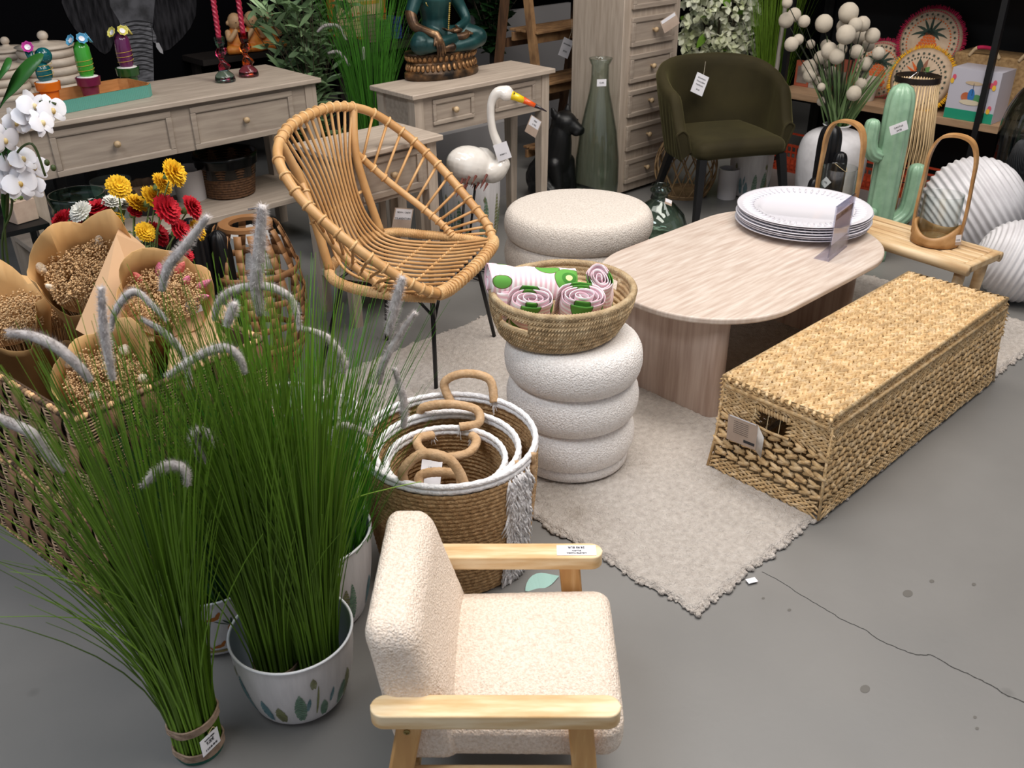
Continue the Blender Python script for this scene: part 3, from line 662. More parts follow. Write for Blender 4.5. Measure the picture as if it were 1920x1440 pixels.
# bundle standing on the floor
c1 = (.449, 1.478)
t1 = thing('grass_bundle', 'tall bundle of artificial grass tied with two jute bands standing on the bare floor', 'artificial grass', (*c1, 0))
b = MB(); blades(b, 360, (0, 0), .049, .004, 1.02, .25, .5, .0023, (-.03, .03), pw=2.1); blades(b, 120, (0, 0), .05, .004, .55, .07, .3, .0021, pw=2.4); blades(b, 8, (0, 0), .03, .3, .42, .35, .3, .0015, (-.2, .1), pw=1.7); b.build('leaves', gr1, t1, smooth=0)
twine(t1, (0, 0), .012, .052, .020); twine(t1, (0, 0), .085, .0535, .02, .010)
b = MB(); b.lathe([(0, 0), (.051, 0), (.052, .012), (0, .012)], 30); b.build('foot', mat('teal_foot', '1f5a4c', rough=.4), t1)
p = at(372, 1373, .05)
hg = hang_tag(None, (.004, -.0605, .062), (math.radians(-14), math.radians(14), math.radians(28)), .058, .034, (('PLANTA HIERBA', .0045, .010), ('9.00\u20ac', .0105, .002), ('3 610 85 00 00', .0062, -.010)), parent=t1)
b = MB(); b.tube(spline([(.0, 0, .018), (.012, -.004, .026), (.022, 0, .018), (.014, .006, .03)], 5), .001, 4); b.build('string', hyd, hg)
tA = thing('grass_bundle', 'left of the two artificial grass bundles standing in the open cactus print pot', 'artificial grass', (.655, 1.483, .014))
b = MB(); blades(b, 330, (0, 0), .046, .004, 1.02, .22, .5, .0023, (-.02, .03), pw=2.2); blades(b, 110, (0, 0), .047, .004, .6, .1, .3, .002, pw=1.8); b.build('leaves', gr1, tA, smooth=0); twine(tA, (0, 0), .085, .049, .012)
tB = thing('grass_bundle', 'right of the two artificial grass bundles standing in the open cactus print pot', 'artificial grass', (.732, 1.432, .014))
b = MB(); blades(b, 330, (0, 0), .047, .004, 1.02, .21, .5, .0023, (.02, .03), pw=2.2); blades(b, 110, (0, 0), .047, .004, .62, .1, .3, .002, pw=1.8); b.build('leaves', gr1, tB, smooth=0); twine(tB, (0, 0), .06, .05, .012)
tC = thing('potted_grass', 'bright green artificial grass filling the pot behind the small armchair', 'artificial grass', (.872, 1.668, .05))
b = MB(); blades(b, 560, (0, 0), .125, .03, .66, .26, .55, .0021, (.02, .02), pw=1.7, tube=False); blades(b, 130, (0, 0), .1, .03, .78, .34, .3, .0016, (.05, .03), pw=1.6); b.build('leaves', gr2, tC, smooth=0)
tD = thing('potted_grass', 'dark green artificial grass in the pineapple print pot between the two front bundles', 'artificial grass', (.66, 1.775, .04))
b = MB(); blades(b, 620, (0, 0), .108, .03, .62, .22, .55, .0021, (0, .03), pw=1.6, tube=False); b.build('leaves', gr3, tD, smooth=0)
for (tt, P, r) in (
    (t1, ((170, 715), (150, 690), (108, 652), (60, 630), (15, 625)), .0115), (t1, ((120, 885), (88, 850), (58, 812), (0, 785), (-30, 770)), .012),
    (t1, ((212, 712), (200, 650), (193, 600), (190, 540)), .0095), (tD, ((303, 545), (315, 500), (348, 460), (390, 405)), .0115),
    (tD, ((208, 620), (214, 590), (232, 560), (255, 547), (285, 572), (312, 600)), .009), (tD, ((355, 730), (350, 680), (330, 645), (300, 618), (265, 598)), .0095),
    (tA, ((462, 700), (445, 665), (415, 652), (365, 672), (315, 705)), .0105), (tA, ((385, 868), (372, 842), (366, 815), (382, 808), (402, 832)), .0115),
    (t1, ((350, 910), (348, 885), (330, 872), (300, 880), (268, 910)), .0105), (tC, ((490, 590), (480, 540), (486, 470), (492, 385)), .017),
    (tC, ((402, 600), (412, 565), (445, 542), (500, 537), (545, 560), (562, 615)), .0115), (tC, ((643, 700), (642, 672), (612, 632), (562, 614)), .0105),
    (tB, ((425, 612), (432, 590), (440, 568)), .0105), (tC, ((728, 628), (738, 580), (755, 520)), .0125), (tC, ((712, 720), (716, 690), (745, 632), (778, 586)), .0095),
    (tC, ((757, 802), (757, 750), (740, 690)), .0105), (tC, ((630, 838), (628, 815), (642, 798), (665, 802), (696, 815)), .0105)):
    plume(tt, [on(px, py, tt.location.x, tt.location.y) for px, py in P], (U(-.03, .03), U(-.03, .03), .1), r)
b = MB(); P = spline([on(632, 965, .87, 1.6), on(665, 935, .85, 1.55), on(735, 915, .9, 1.5), on(790, 903, .95, 1.5)], 6); b.tube([p - Vector(tC.location) for p in P], [.0022 * (1 - .6 * i / len(P)) for i in range(len(P))], 4); b.build('arching_leaf', mat('leaf_lime', '7fa03c', rough=.5), tC)
# ---------------------------------------------------------------- big woven crates with bouquets
strap = island(mat('crate_strap', '9a7657', '7e5c42', rough=.75, s=20, bump=.4, bs=60), None, .3); twig = island(mat('crate_twig', 'a98d70', rough=.85), 'a98d70', .5)
rz = math.radians(8.1); CX, CY, CW, CD, CH = .503, 1.954, .50, .74, .30
def crate(label, z0):
    t = thing('woven_crate', label, 'basket', (CX, CY, z0), rz, 'stacked woven crates')
    A = MB(); Bt = MB()
    for (o, d, n_, ln) in (((0, 0), (0, 1), (-1, 0), CD), ((0, 0), (1, 0), (0, -1), CW), ((CW, 0), (0, 1), (1, 0), CD), ((0, CD), (1, 0), (0, 1), CW)):
        o = Vector((*o, 0)); d = Vector((*d, 0)); n_ = Vector((*n_, 0)); cw = .046; nc = int(ln / cw); cw = ln / nc; rows = 4; chh = (CH - .02) / rows
        for i in range(nc):
            for j in range(rows):
                z = .008 + chh * j; u = cw * i
                if (i + j) % 2 == 0:
                    V = []; k = 7
                    for q in range(k):
                        v = q / (k - 1); off = .004 + .012 * math.sin(PI * v) + U(-.001, .001)
                        for s in (0, .5, 1): V.append(o + d * (u + cw * (.02 + .96 * s)) + n_ * (off + .003 * math.sin(PI * s)) + Vector((0, 0, z + chh * (v * 1.06 - .03))))
                    A.add(V, [(q * 3 + s, q * 3 + s + 1, q * 3 + s + 4, q * 3 + s + 3) for q in range(k - 1) for s in (0, 1)])
                else:
                    m_ = 9
                    for q in range(m_):
                        zz = z + chh * (q + .5) / m_; Bt.tube([o + d * (u - .012) + n_ * .003 + Vector((0, 0, zz + U(-.002, .002))), o + d * (u + cw / 2) + n_ * U(.010, .015) + Vector((0, 0, zz + U(-.002, .002))), o + d * (u + cw + .012) + n_ * .003 + Vector((0, 0, zz + U(-.002, .002)))], .0024, 4)
    A.build('straps', strap, t, smooth=180, solid=.0015); Bt.build('twigs', twig, t, smooth=180)
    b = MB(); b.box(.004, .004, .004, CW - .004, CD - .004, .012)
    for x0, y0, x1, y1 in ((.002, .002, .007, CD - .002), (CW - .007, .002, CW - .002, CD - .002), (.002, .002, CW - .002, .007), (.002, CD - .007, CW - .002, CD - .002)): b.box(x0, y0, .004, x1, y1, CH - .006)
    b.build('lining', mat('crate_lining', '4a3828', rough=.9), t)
    for z in (.006, CH - .006):
        b = MB()
        P = [(-.008, -.008), (CW + .008, -.008), (CW + .008, CD + .008), (-.008, CD + .008)]
        for k in range(4):
            a, c = Vector((*P[k], z)), Vector((*P[(k + 1) % 4], z)); n = int((c - a).length / .016)
            for i in range(n): stitch(b, a.lerp(c, (i + .5) / n), (c - a).normalized() + Vector((0, 0, .5)), (c - a).cross(Vector((0, 0, 1))), .026, .016, .9, 0, 6)
        b.build('rim', island(mat('crate_rim', 'a98560', rough=.7), 'a98560', .35), t, smooth=180)
    return t
crate('dark woven seagrass crate standing on the floor under the other one at the left edge', 0)
crate('dark woven seagrass crate, the upper of two, full of kraft paper bouquets', CH + .002)
kp = mat('kraft_paper', 'c39660', 'd2a871', rough=.72, s=4, bump=.06, bs=9); kpi = mat('kraft_inner', 'c8a27c', rough=.75); fluff = island(mat('dried_flower', 'e0bf92', rough=.95), 'd8b486', .35); fluffw = mat('bunny_tail_cream', 'd8c3a6', 'e8dccb', rough=1, s=70, bump=.6, bs=200); pinkm = [mat('tail_pink', 'e58aa8', 'd9738f', rough=1, s=80, bump=.6, bs=200), mat('tail_coral', 'd96a63', 'e08379', rough=1, s=80, bump=.6, bs=200)]
def bouquet(label, mouth, foot, rad, seed, tails=(), jag=.06, nf=9, open_=1., flat=.8, back=.05):
    R_ = random.Random(seed); mouth = Vector(mouth); foot = Vector(foot); ax = (mouth - foot); H_ = ax.length
    t = bpy.data.objects.new('kraft_bouquet', None); C.objects.link(t); t.matrix_world = frame(foot, ax, (0, .3, 1)) ; tag(t, label, 'bouquet', 'dried flower bouquets in kraft paper')
    ph = [R_.uniform(-.35, .35) for _ in range(nf)]; jz = [R_.uniform(-jag, jag) for _ in range(nf)]; sq = [R_.uniform(.85, 1.2) for _ in range(nf)]
    def fn(u, v):
        a = u * nf; i = int(a) % nf; f = a - int(a); lerp = lambda L_: L_[i] * (1 - f) + L_[(i + 1) % nf] * f
        ang = 2 * PI * u + lerp(ph) * .5; r = (.03 + (rad - .03) * v ** 1.15) * lerp(sq) * (1 + .05 * math.sin(f * PI) - .05)
        x = v * (H_ + lerp(jz) * 1.2 * v + back * v * math.sin(ang)); return (x, r * math.cos(ang), r * math.sin(ang) * flat)
    b = MB(); b.grid(fn, nf * 4, 9, cu=True); pw_ = b.build('paper_wrap', [kp], t, smooth=25, solid=.0012)
    b = MB()
    for k in range(2600):
        a = R_.uniform(0, 2 * PI); q = math.sqrt(R_.random()) * rad * .82; x = H_ * 1.0 - (q / rad) ** 2 * .03 + R_.gauss(0, .012) - .01; p = Vector((x, q * math.cos(a), q * math.sin(a) * flat))
        p += Vector([.018 * noise.noise(p * 25 + Vector((i * 9, 0, 0))) for i in range(3)]); s = R_.uniform(.0020, .0046)
        b.add([p + Vector((s, 0, 0)), p + Vector((0, s, 0)), p + Vector((0, 0, s)), p - Vector((s, 0, 0)), p - Vector((0, s, s * .6))], [(0, 1, 2), (2, 1, 3), (3, 4, 2), (0, 2, 4), (1, 0, 4), (3, 1, 4)])
    for k in range(160):
        a = R_.uniform(0, 2 * PI); q = math.sqrt(R_.random()) * rad * .8; p = Vector((H_ * .9, q * math.cos(a), q * math.sin(a) * flat)); b.tube([(H_ * .3, p.y * .3, p.z * .3), p], [.0006, .0009], 3)
    d_ = b.build('dried_flowers', fluff, t, smooth=180); d_['kind'] = 'stuff'
    b = MB(); b.lathe([(0, 0), (rad * .72, 0)], 24, M=Matrix.Translation((H_ * .80, 0, 0)) @ _r(90, 'Y') @ Matrix.Diagonal((flat, 1, 1, 1))); b.build('filling', mat('filling', '8a643c', '70502e', rough=1, s=40), t)
    for (y, z, ln, w_, m_) in tails:
        b = MB(); M = frame((H_ * .93, y * rad, z * rad * flat), (1, y * .8 + R_.uniform(-.2, .2), z * .8 + R_.uniform(-.3, .3)), (0, 0, 1)); b.lathe([(0, 0), (w_ * .7, ln * .12), (w_, ln * .4), (w_ * .7, ln * .75), (w_ * .2, ln * .97), (0, ln)], 10, 0, M @ _r(90, 'Y')); b.build('bunny_tail', m_, t, smooth=180)
    return t
cm = fluffw; pk, co = pinkm
bouquet('kraft bouquet of beige dried flowers with the tall folded paper peak', on(160, 500, .80, 2.34), on(205, 690, .90, 2.62), .125, 3, ((-.5, .7, .05, .012, cm), (.4, .7, .05, .013, cm), (.7, .2, .055, .012, cm), (-.7, -.2, .04, .01, cm), (-.75, .35, .045, .014, cm)), .07)
bouquet('kraft bouquet of beige dried flowers with pink and coral bunny tails', on(312, 545, .86, 2.18), on(275, 705, .93, 2.45), .12, 9, ((-.3, .6, .05, .012, co), (.1, .6, .045, .011, pk), (.45, .55, .05, .012, co), (.7, .0, .055, .010, pk), (.6, -.3, .055, .010, pk), (.5, .2, .04, .01, pk)), .05)
bouquet('kraft bouquet low in front with white cream bunny tails among dried flowers', on(200, 705, .64, 2.06), on(225, 830, .74, 2.26), .115, 5, ((-.5, .6, .035, .016, cm), (.1, .2, .035, .018, cm), (.5, .5, .03, .016, cm), (-.3, -.3, .035, .016, cm), (-.1, -.7, .03, .016, cm), (.6, -.2, .03, .014, cm)), .05, flat=.95)
bouquet('kraft bouquet at the left photo edge with a plain tall paper front', on(8, 575, .62, 2.55), on(85, 780, .66, 2.62), .12, 14, (), .08)
bouquet('kraft bouquet second from the left, between the tall plain one and the peaked one', on(80, 560, .74, 2.58), on(140, 760, .76, 2.6), .10, 21, (), .09)
# loose big paper folds of the middle bouquets
def fold(pts, parent_label=None):
    pass
b = MB(); Q = [on(225, 423, .83, 2.45), on(272, 462, .86, 2.42), on(290, 640, .76, 2.2), on(180, 640, .72, 2.16), on(142, 618, .72, 2.2)]
b.add([Q[0], Q[1], Q[2], Q[3], Q[4], on(218, 440, .80, 2.36)], [(0, 5, 4), (5, 3, 4), (5, 2, 3), (0, 1, 5), (1, 2, 5)]); o = b.build('paper_sheet', kpi, smooth=0, solid=.0012); tag(o, 'pale folded kraft sheet with a sharp peak between the beige and the pink bouquet', 'wrapping paper')
b = MB(); b.add([on(345, 545, .92, 2.3), on(420, 572, .98, 2.3), on(440, 600, .96, 2.25), on(400, 690, .86, 2.1), on(310, 720, .8, 2.08), on(325, 610, .86, 2.2)], [(0, 1, 2, 5), (5, 2, 3, 4)]); o = b.build('paper_sheet', kpi, smooth=0, solid=.0012); tag(o, 'kraft sheet with a handwritten white note in front of the pink bouquet', 'wrapping paper')
nt_ = hang_tag(None, on(362, 572, .895, 2.235), (math.radians(-35), math.radians(-18), math.radians(-38)), .042, .046, (('3', .012, .006), ('x6', .01, -.006)), parent=o)
# ---------------------------------------------------------------- rattan lounge chair
rat = mat('rattan', 'bd8d58', 'd5ab78', rough=.42, s=6, st=(1, 1, 1), bump=.12, bs=60, c3='c99b65'); ratw = mat('rattan_wrap', 'c99a64', 'e0b984', rough=.45, s=14, bump=.35, bs=140)
blk = mat('black_metal', '101012', rough=.35)
t = thing('rattan_chair', 'round rattan lounge chair with open spokes and thin black metal legs', 'chair', (1.905, 2.59, 0), math.radians(208))
hp = [(-.27, .232, .415), (-.325, .19, .455), (-.375, .09, .535), (-.41, -.04, .645), (-.405, -.17, .755), (-.33, -.275, .85), (-.18, -.325, .897), (0, -.338, .908), (.18, -.325, .897), (.33, -.275, .85), (.405, -.17, .755), (.41, -.04, .645), (.375, .09, .535), (.325, .19, .455), (.27, .232, .415)]
hoop = spline(hp, 10); HN = len(hoop)
def hat(u): i = u * (HN - 1); k = int(min(i, HN - 2)); return hoop[k].lerp(hoop[k + 1], i - k)
def wrapper(b, P, r, i0, i1, step=1, tr=.0028):
    pass
def wraps(b, fn, u0, u1, n, r, tr=.003):
    for k in range(n):
        u = u0 + (u1 - u0) * (k + .5) / n; p = fn(u); tg = (fn(min(1, u + .01)) - fn(max(0, u - .01))).normalized(); o = tg.orthogonal().normalized(); q = tg.cross(o)
        b.tube([p + o * r * math.cos(2 * PI * j / 12) + q * r * math.sin(2 * PI * j / 12) for j in range(12)], tr, 5, closed=True)
b = MB(); b.tube(hoop, .0165, 12); b.build('hoop_frame', rat, t, smooth=180)
fe = spline([(-.27, .232, .415), (-.2, .252, .412), (0, .262, .412), (.2, .252, .412), (.27, .232, .415)], 12)
b = MB(); b.tube(fe, .0185, 12); fr = lambda u: fe[int(u * (len(fe) - 1) * .9999)].lerp(fe[min(len(fe) - 1, int(u * (len(fe) - 1) * .9999) + 1)], (u * (len(fe) - 1) * .9999) % 1)
b.build('front_rail', rat, t, smooth=180)
sr = spline([(-.27, .225, .40), (-.292, .1, .40), (-.285, -.06, .40), (-.25, -.17, .41), (-.16, -.225, .415), (0, -.24, .415), (.16, -.225, .415), (.25, -.17, .41), (.285, -.06, .40), (.292, .1, .40), (.27, .225, .40)], 10)
b = MB(); b.tube(sr, .017, 12); b.build('seat_rail', ratw, t, smooth=180)
b = MB(); sf = lambda u: sr[int(u * (len(sr) - 1) * .9999)].lerp(sr[min(len(sr) - 1, int(u * (len(sr) - 1) * .9999) + 1)], (u * (len(sr) - 1) * .9999) % 1); wraps(b, sf, 0, 1, 150, .0168, .0024)
wraps(b, fr, 0.02, .98, 30, .0200, .0052); b.build('cane_wrapping', ratw, t, smooth=180)
posts = {}
for s in (-1, 1):
    top = hat(.5 + s * .106); P = spline([top, (s * .195, -.275, .70), (s * .205, -.205, .42)], 8); posts[s] = P
    b = MB(); b.tube(P, .0158, 12); b.build('post', rat, t, smooth=180)
    rl = spline([P[7], (s * .265, -.19, .61), (s * .30, -.07, .505), (s * .298, .02, .44), (s * .29, .06, .405)], 10); lf_ = lambda u: rl[min(len(rl) - 1, int(u * (len(rl) - 1)))]
    b = MB(); b.tube(rl, .0135, 10); b.build('side_rail', rat, t, smooth=180)
    b = MB(); W_ = lambda u: P[0].lerp(P[-1], u)
    for u in (.04, .3, .33, .36, .39, .97): wraps(b, lambda v: P[min(len(P) - 1, int(v * (len(P) - 1)))], u, u + .001, 1, .0165, .0045)
    n = 13
    for i in range(n):
        u = i / (n - 1); a = rl[min(len(rl) - 1, int((.08 + .92 * u) * (len(rl) - 1)))]; h = hat(.5 + s * (.15 + .31 * u ** .95)); sp = MB(); mid = a.lerp(h, .5)
        sp.tube([a, mid, h], .0054, 7); sp.build('spoke', rat, t, smooth=180)
        uh = .5 + s * (.15 + .31 * u ** .95); wraps(b, hat, uh - .001, uh + .001, 1, .0172, .0052); ua = .08 + .92 * u; wraps(b, lambda v: rl[min(len(rl) - 1, int(v * (len(rl) - 1)))], min(ua, .98), min(ua, .98) + .001, 1, .0142, .0048)
    b.build('cane_wrapping', ratw, t, smooth=180)
b = MB(); n = 13
for i in range(n):
    s = -1 + 2 * i / (n - 1); h = hat(.5 + s * .104)
    R_ = MB(); P = spline([h, (s * .16, -.285, .72), (s * .135, -.245, .56), (s * .16, -.20, .455), (s * .185, -.13, .408), (s * .215, .0, .398), (s * .235, .12, .405), (s * .25, .235, .428)], 8); R_.tube(P, .0058, 7); R_.build('cane_rod', rat, t, smooth=180); wraps(b, hat, .5 + s * .104 - .0005, .5 + s * .104 + .0005, 1, .0172, .005)
    for y, z in ((-.02, .4), (.1, .405)):
        k = min(P, key=lambda q: abs(q.y - y) + (9 if q.z > .5 else 0)); b.ell(k, (.009, .006, .0075), 6)
tie = spline([(-.2, -.262, .585), (0, -.275, .575), (.2, -.262, .585)], 10); b.tube(tie, .0062, 7); b.tube([(-.25, -.02, .391), (.25, -.02, .391)], .006, 6); b.tube([(-.25, .1, .396), (.25, .1, .396)], .006, 6)
b.build('cane_ties', ratw, t, smooth=180)
WI = (Matrix.Translation(t.location) @ _r(208, 'Z')).inverted()
for x, y, wx, wy in ((.2, .18, 1.803, 2.331), (-.2, .18, 2.245, 2.50), (.2, -.16, 1.608, 2.779), (-.15, -.16, 1.93, 2.80)):
    q_ = WI @ Vector((wx, wy, 0)); fx, fy = q_.x, q_.y
    b = MB(); b.tube([(x, y, .392), (fx, fy, .0)], [.0085, .0075], 10); b.build('leg', blk, t, smooth=180)
b = MB(); b.tube([(.2, .18, .385), (-.2, .18, .385)], .006, 8); b.tube([(.2, -.18, .385), (-.2, -.18, .385)], .006, 8); b.tube([(.2, .18, .385), (.2, -.18, .385)], .006, 8); b.tube([(-.2, .18, .385), (-.2, -.18, .385)], .006, 8)
for s in (-1, 1):
    for dx, dy in ((-.09, 0), (0, -.09), (.06, .03)): b.tube([(s * .205, .188, .29), (s * (.2 + dx), .18 + dy, .385)], .0055, 6)
b.build('underframe', blk, t, smooth=180)
# ---------------------------------------------------------------- limed oak furniture
oak = mat('limed_oak', 'a69788', 'b9aa9a', rough=.55, s=7, st=(.8, 9, 9), bump=.04, bs=50, det=6, c3='b0a192'); oakv = mat('limed_oak_upright', 'a39484', 'b7a898', rough=.55, s=7, st=(9, 9, .8), bump=.04, bs=50, det=6, c3='ad9e8f')
oakd = mat('limed_oak_front', '95877a', 'a89a8b', rough=.55, s=7, st=(.8, 9, 9), bump=.04, bs=50, det=6, c3='9e9082'); knobm = mat('knob_wood', 'b09470', 'c4a984', rough=.45, s=20)
def drawer(t, x0, x1, z0, z1, y, knobs=1):
    """front at y facing -y; framed panel with a bead and a turned knob"""
    d = MB(); g = .004; fw = .028 if x1 - x0 > .3 else .022
    d.box(x0 + g, y + .001, z0 + g, x1 - g, y + .016, z1 - g)
    for a in ((x0 + g, z0 + g, x1 - g, z0 + fw), (x0 + g, z1 - fw, x1 - g, z1 - g), (x0 + g, z0 + fw, x0 + fw, z1 - fw), (x1 - fw, z0 + fw, x1 - g, z1 - fw)): d.box(a[0], y - .007, a[1], a[2], y + .002, a[3])
    o = d.build('drawer', oakd, t, bevel=.0025)
    bd = MB(); k = .0045; bd.tube([(x0 + fw, y - .003, z0 + fw), (x1 - fw, y - .003, z0 + fw), (x1 - fw, y - .003, z1 - fw), (x0 + fw, y - .003, z1 - fw)], .0035, 6, closed=True); bd.build('bead', oakd, o)
    for i in range(knobs):
        cx = (x0 + x1) / 2 if knobs == 1 else x0 + (x1 - x0) * (i + .5) / knobs
        kb = MB(); kb.lathe([(.0, 0), (.008, 0), (.006, .010), (.012, .015), (.0145, .022), (.012, .029), (0, .032)], 18, M=Matrix.Translation((cx, y + .001, (z0 + z1) / 2)) @ _r(90, 'X')); kb.build('knob', knobm, o, smooth=180)
def console(name, label, cat, x0, x1, y0, y1, zt, za, drs, leg=.05, shelf=None, taper=.75, ov=.022, slats=False, zl0=.0):
    t = thing(name, label, cat, (0, 0, 0))
    b = MB(); b.box(x0, y0, zt - .022, x1, y1, zt); b.build('top', oak, t, bevel=.004)
    X0, X1, Y0, Y1 = x0 + ov, x1 - ov, y0 + ov, y1 - ov
    for x, y in ((X0, Y0), (X1 - leg, Y0), (X0, Y1 - leg), (X1 - leg, Y1 - leg)):
        b = MB(); k = leg * (1 - taper) / 2; V = [(x, y, zt - .022), (x + leg, y, zt - .022), (x + leg, y + leg, zt - .022), (x, y + leg, zt - .022)]; zz = za - .05
        V += [(px, py, zz) for px, py, _ in V[:4]] + [(px + (k if px == x else -k), py + (k if py == y else -k), 0) for px, py, _ in V[:4]]
        b.add(V, [(0, 1, 2, 3), (11, 10, 9, 8)] + [(i, (i + 1) % 4, (i + 1) % 4 + 4, i + 4)[::-1] for i in range(4)] + [(i + 4, (i + 1) % 4 + 4, (i + 1) % 4 + 8, i + 8)[::-1] for i in range(4)]); b.build('leg', oakv, t)
    b = MB(); b.box(X0 + leg, Y0 + .006, za, X1 - leg, Y0 + .022, zt - .022); b.box(X0 + .01, Y0 + leg, za, X0 + .026, Y1 - leg, zt - .022); b.box(X1 - .026, Y0 + leg, za, X1 - .01, Y1 - leg, zt - .022); b.box(X0 + leg, Y1 - .022, za, X1 - leg, Y1 - .006, zt - .022)
    b.box(X0 + .02, Y0 + .02, za, X1 - .02, Y1 - .02, za + .01); b.build('apron', oakd, t)
    for d in drs: drawer(t, *d, Y0 + .004)
    if shelf is not None:
        b = MB(); b.box(X0 + .004, Y0 + .006, shelf - .028, X1 - .004, Y1 - .006, shelf); b.build('shelf', oak, t, bevel=.003)
    return t
console('console_table', 'long limed oak console table with two drawers and a low shelf, behind the bouquets', 'console table', 1.045, 2.45, 3.915, 4.42, .80, .578, [(1.19, 1.705, .575, .765), (1.785, 2.30, .575, .765)], .06, .262)
console('console_table', 'smaller limed oak console table with two drawers carrying the seated statue', 'console table', 2.505, 3.385, 3.29, 3.61, .80, .607, [(2.626, 2.877, .643, .762), (3.0, 3.27, .643, .762)], .05)
t = console('side_table', 'limed oak bedside table with one drawer behind the rattan chair', 'side table', 1.875, 2.385, 2.945, 3.26, .715, .50, [(1.985, 2.29, .512, .685)], .048, .20)
for i in range(7): b = MB(); x = 1.96 + i * .056; b.box(x, 3.215, .2, x + .028, 3.23, .50); b.build('slat', oakv, t)
# chest of drawers
t = thing('chest_of_drawers', 'tall narrow limed oak chest of drawers behind the olive armchair', 'chest of drawers', (0, 0, 0))
b = MB(); b.box(3.975, 3.374, .02, 4.45, 3.74, 1.21); b.build('carcass', oakv, t, bevel=.003)
b = MB(); b.box(3.955, 3.345, 1.21, 4.47, 3.76, 1.235); b.build('top', oak, t, bevel=.004)
for z0, z1 in ((.997, 1.155), (.810, .965), (.622, .777), (.438, .59), (.252, .4), (.066, .208)): drawer(t, 4.03, 4.398, z0, z1, 3.364)
hang_tag('brown and white hang tag on the second drawer of the tall chest of drawers', ony(1256, 42, 3.30), (0, math.radians(-28), math.radians(-24)), .10, .07, (), kraft=.72)
# ---------------------------------------------------------------- olive velvet armchair
vel = mat('olive_velvet', '2b2617', '3a341f', rough=.8, s=3.5, bump=.05, bs=40, spec=.2)
N, L, B = nodes(vel); B.inputs['Sheen Weight'].default_value = .55; B.inputs['Sheen Roughness'].default_value = .4; B.inputs['Sheen Tint'].default_value = lin('8a8458')
fx, fy = -.46, -.888; th = math.atan2(-fx, fy)
t = thing('velvet_armchair', 'olive green velvet barrel armchair with black tapered legs and a white tag', 'armchair', (4.215, 2.845, 0), th); t.scale = (1.07, 1.03, .965)
def shell(u, v):
    # u round the back from arm to arm, v: outer bottom -> rim -> inner bottom
    L0 = .16; arc = PI * .31; tot = 2 * L0 + arc; q_ = u * tot
    if q_ < L0: sx_, cy_, ext, ba = -1, 0, L0 - q_, 0
    elif q_ > tot - L0: sx_, cy_, ext, ba = 1, 0, q_ - (tot - L0), 0
    else: an = -PI / 2 + PI * (q_ - L0) / arc; sx_, cy_, ext, ba = math.sin(an), math.cos(an), 0, math.cos(an)
    rise = sm(-.9, 1.0, ba - ext * 2.2); zt = .585 + .185 * rise - .15 * sm(L0 * .3, L0, ext); zb = .335
    if v < .45: q = v / .45; r = .275 + .085 * q * (.3 + .7 * rise); z = zb + (zt - zb) * q
    elif v < .6: q = (v - .45) / .15; r0_ = .275 + .085 * (.3 + .7 * rise); r = r0_ - .055 * q; z = zt + .024 * math.sin(PI * q)
    else: q = (v - .6) / .4; r0_ = .22 + .085 * (.3 + .7 * rise); r = r0_ - .02 * q; z = zt - (zt - .38) * q
    r += .0035 * abs(math.sin(q_ * 75)) * (v < .40)
    return (r * sx_, -r * cy_ * .95 + ext * (1 - .12 * (1 - v)) - .03, z)
b = MB(); b.grid(shell, 220, 26)
b.build('backrest_shell', vel, t, smooth=180, solid=.004)
for s in (0, 1):
    b = MB(); P = [shell(s, v) for v in (0, .15, .3, .45, .49, .525, .56, .6, .75, .9, 1)]; b.add(P, [tuple(range(11))])
    b.tube(spline([Vector(p) for p in P], 4), .006, 8); b.build('arm_front', vel, t, smooth=180)
b = MB(); rbox(b, .47, .46, .10, .045, 22, 0, Matrix.Translation((0, -.01, .392)), lambda p: (p.x * (1 - .10 * sm(0, .25, -p.y)), p.y, p.z + .008 * (1 - (p.x / .26) ** 2))); b.build('seat', vel, t, smooth=180)
for x, y, fx_, fy_ in ((.21, .2, .245, .26), (-.21, .2, -.245, .26), (.19, -.17, .24, -.27), (-.19, -.17, -.24, -.27)):
    b = MB(); b.tube([(x, y, .36), (fx_, fy_, 0)], [.027, .018], 4); b.build('leg', mat('black_wood', '121214', rough=.45), t, smooth=0)
hg = hang_tag('white tag hanging inside the back of the olive velvet armchair', on(1312, 158, 4.33, 3.02), (math.radians(-12), math.radians(25), math.radians(-28)), .078, .105, (('ESTAMPADO', .009, .03), ('TX-KU3004', .011, .012), ('MARRON', .011, -.006), ('89,95', .01, -.03)), string=[(0, .0, .06), (-.01, .01, .12)])
# ---------------------------------------------------------------- things on and round the console tables
glz = lambda n, c, r=.18: mat(n, c, rough=r, coat=.4)
def glass(n, c, rough=.04, d=1.0): return mat(n, c, rough=rough, trans=1, ior=1.42)
def leafp(b, p, d, L_, w, up_=(0, 0, 1), bend=.3, m=0, n=5, side=None):
    p = Vector(p); d = Vector(d).normalized(); P = [p + d * L_ * i / (n - 1) + Vector((0, 0, -bend * L_ * (i / (n - 1)) ** 2)) for i in range(n)]
    b.blade(P, [w * math.sin(PI * min(1, (i / (n - 1)) * .9 + .08)) ** .8 for i in range(n)], side=side or (U(-1, 1), U(-1, 1), U(-.4, .4)), m=m)
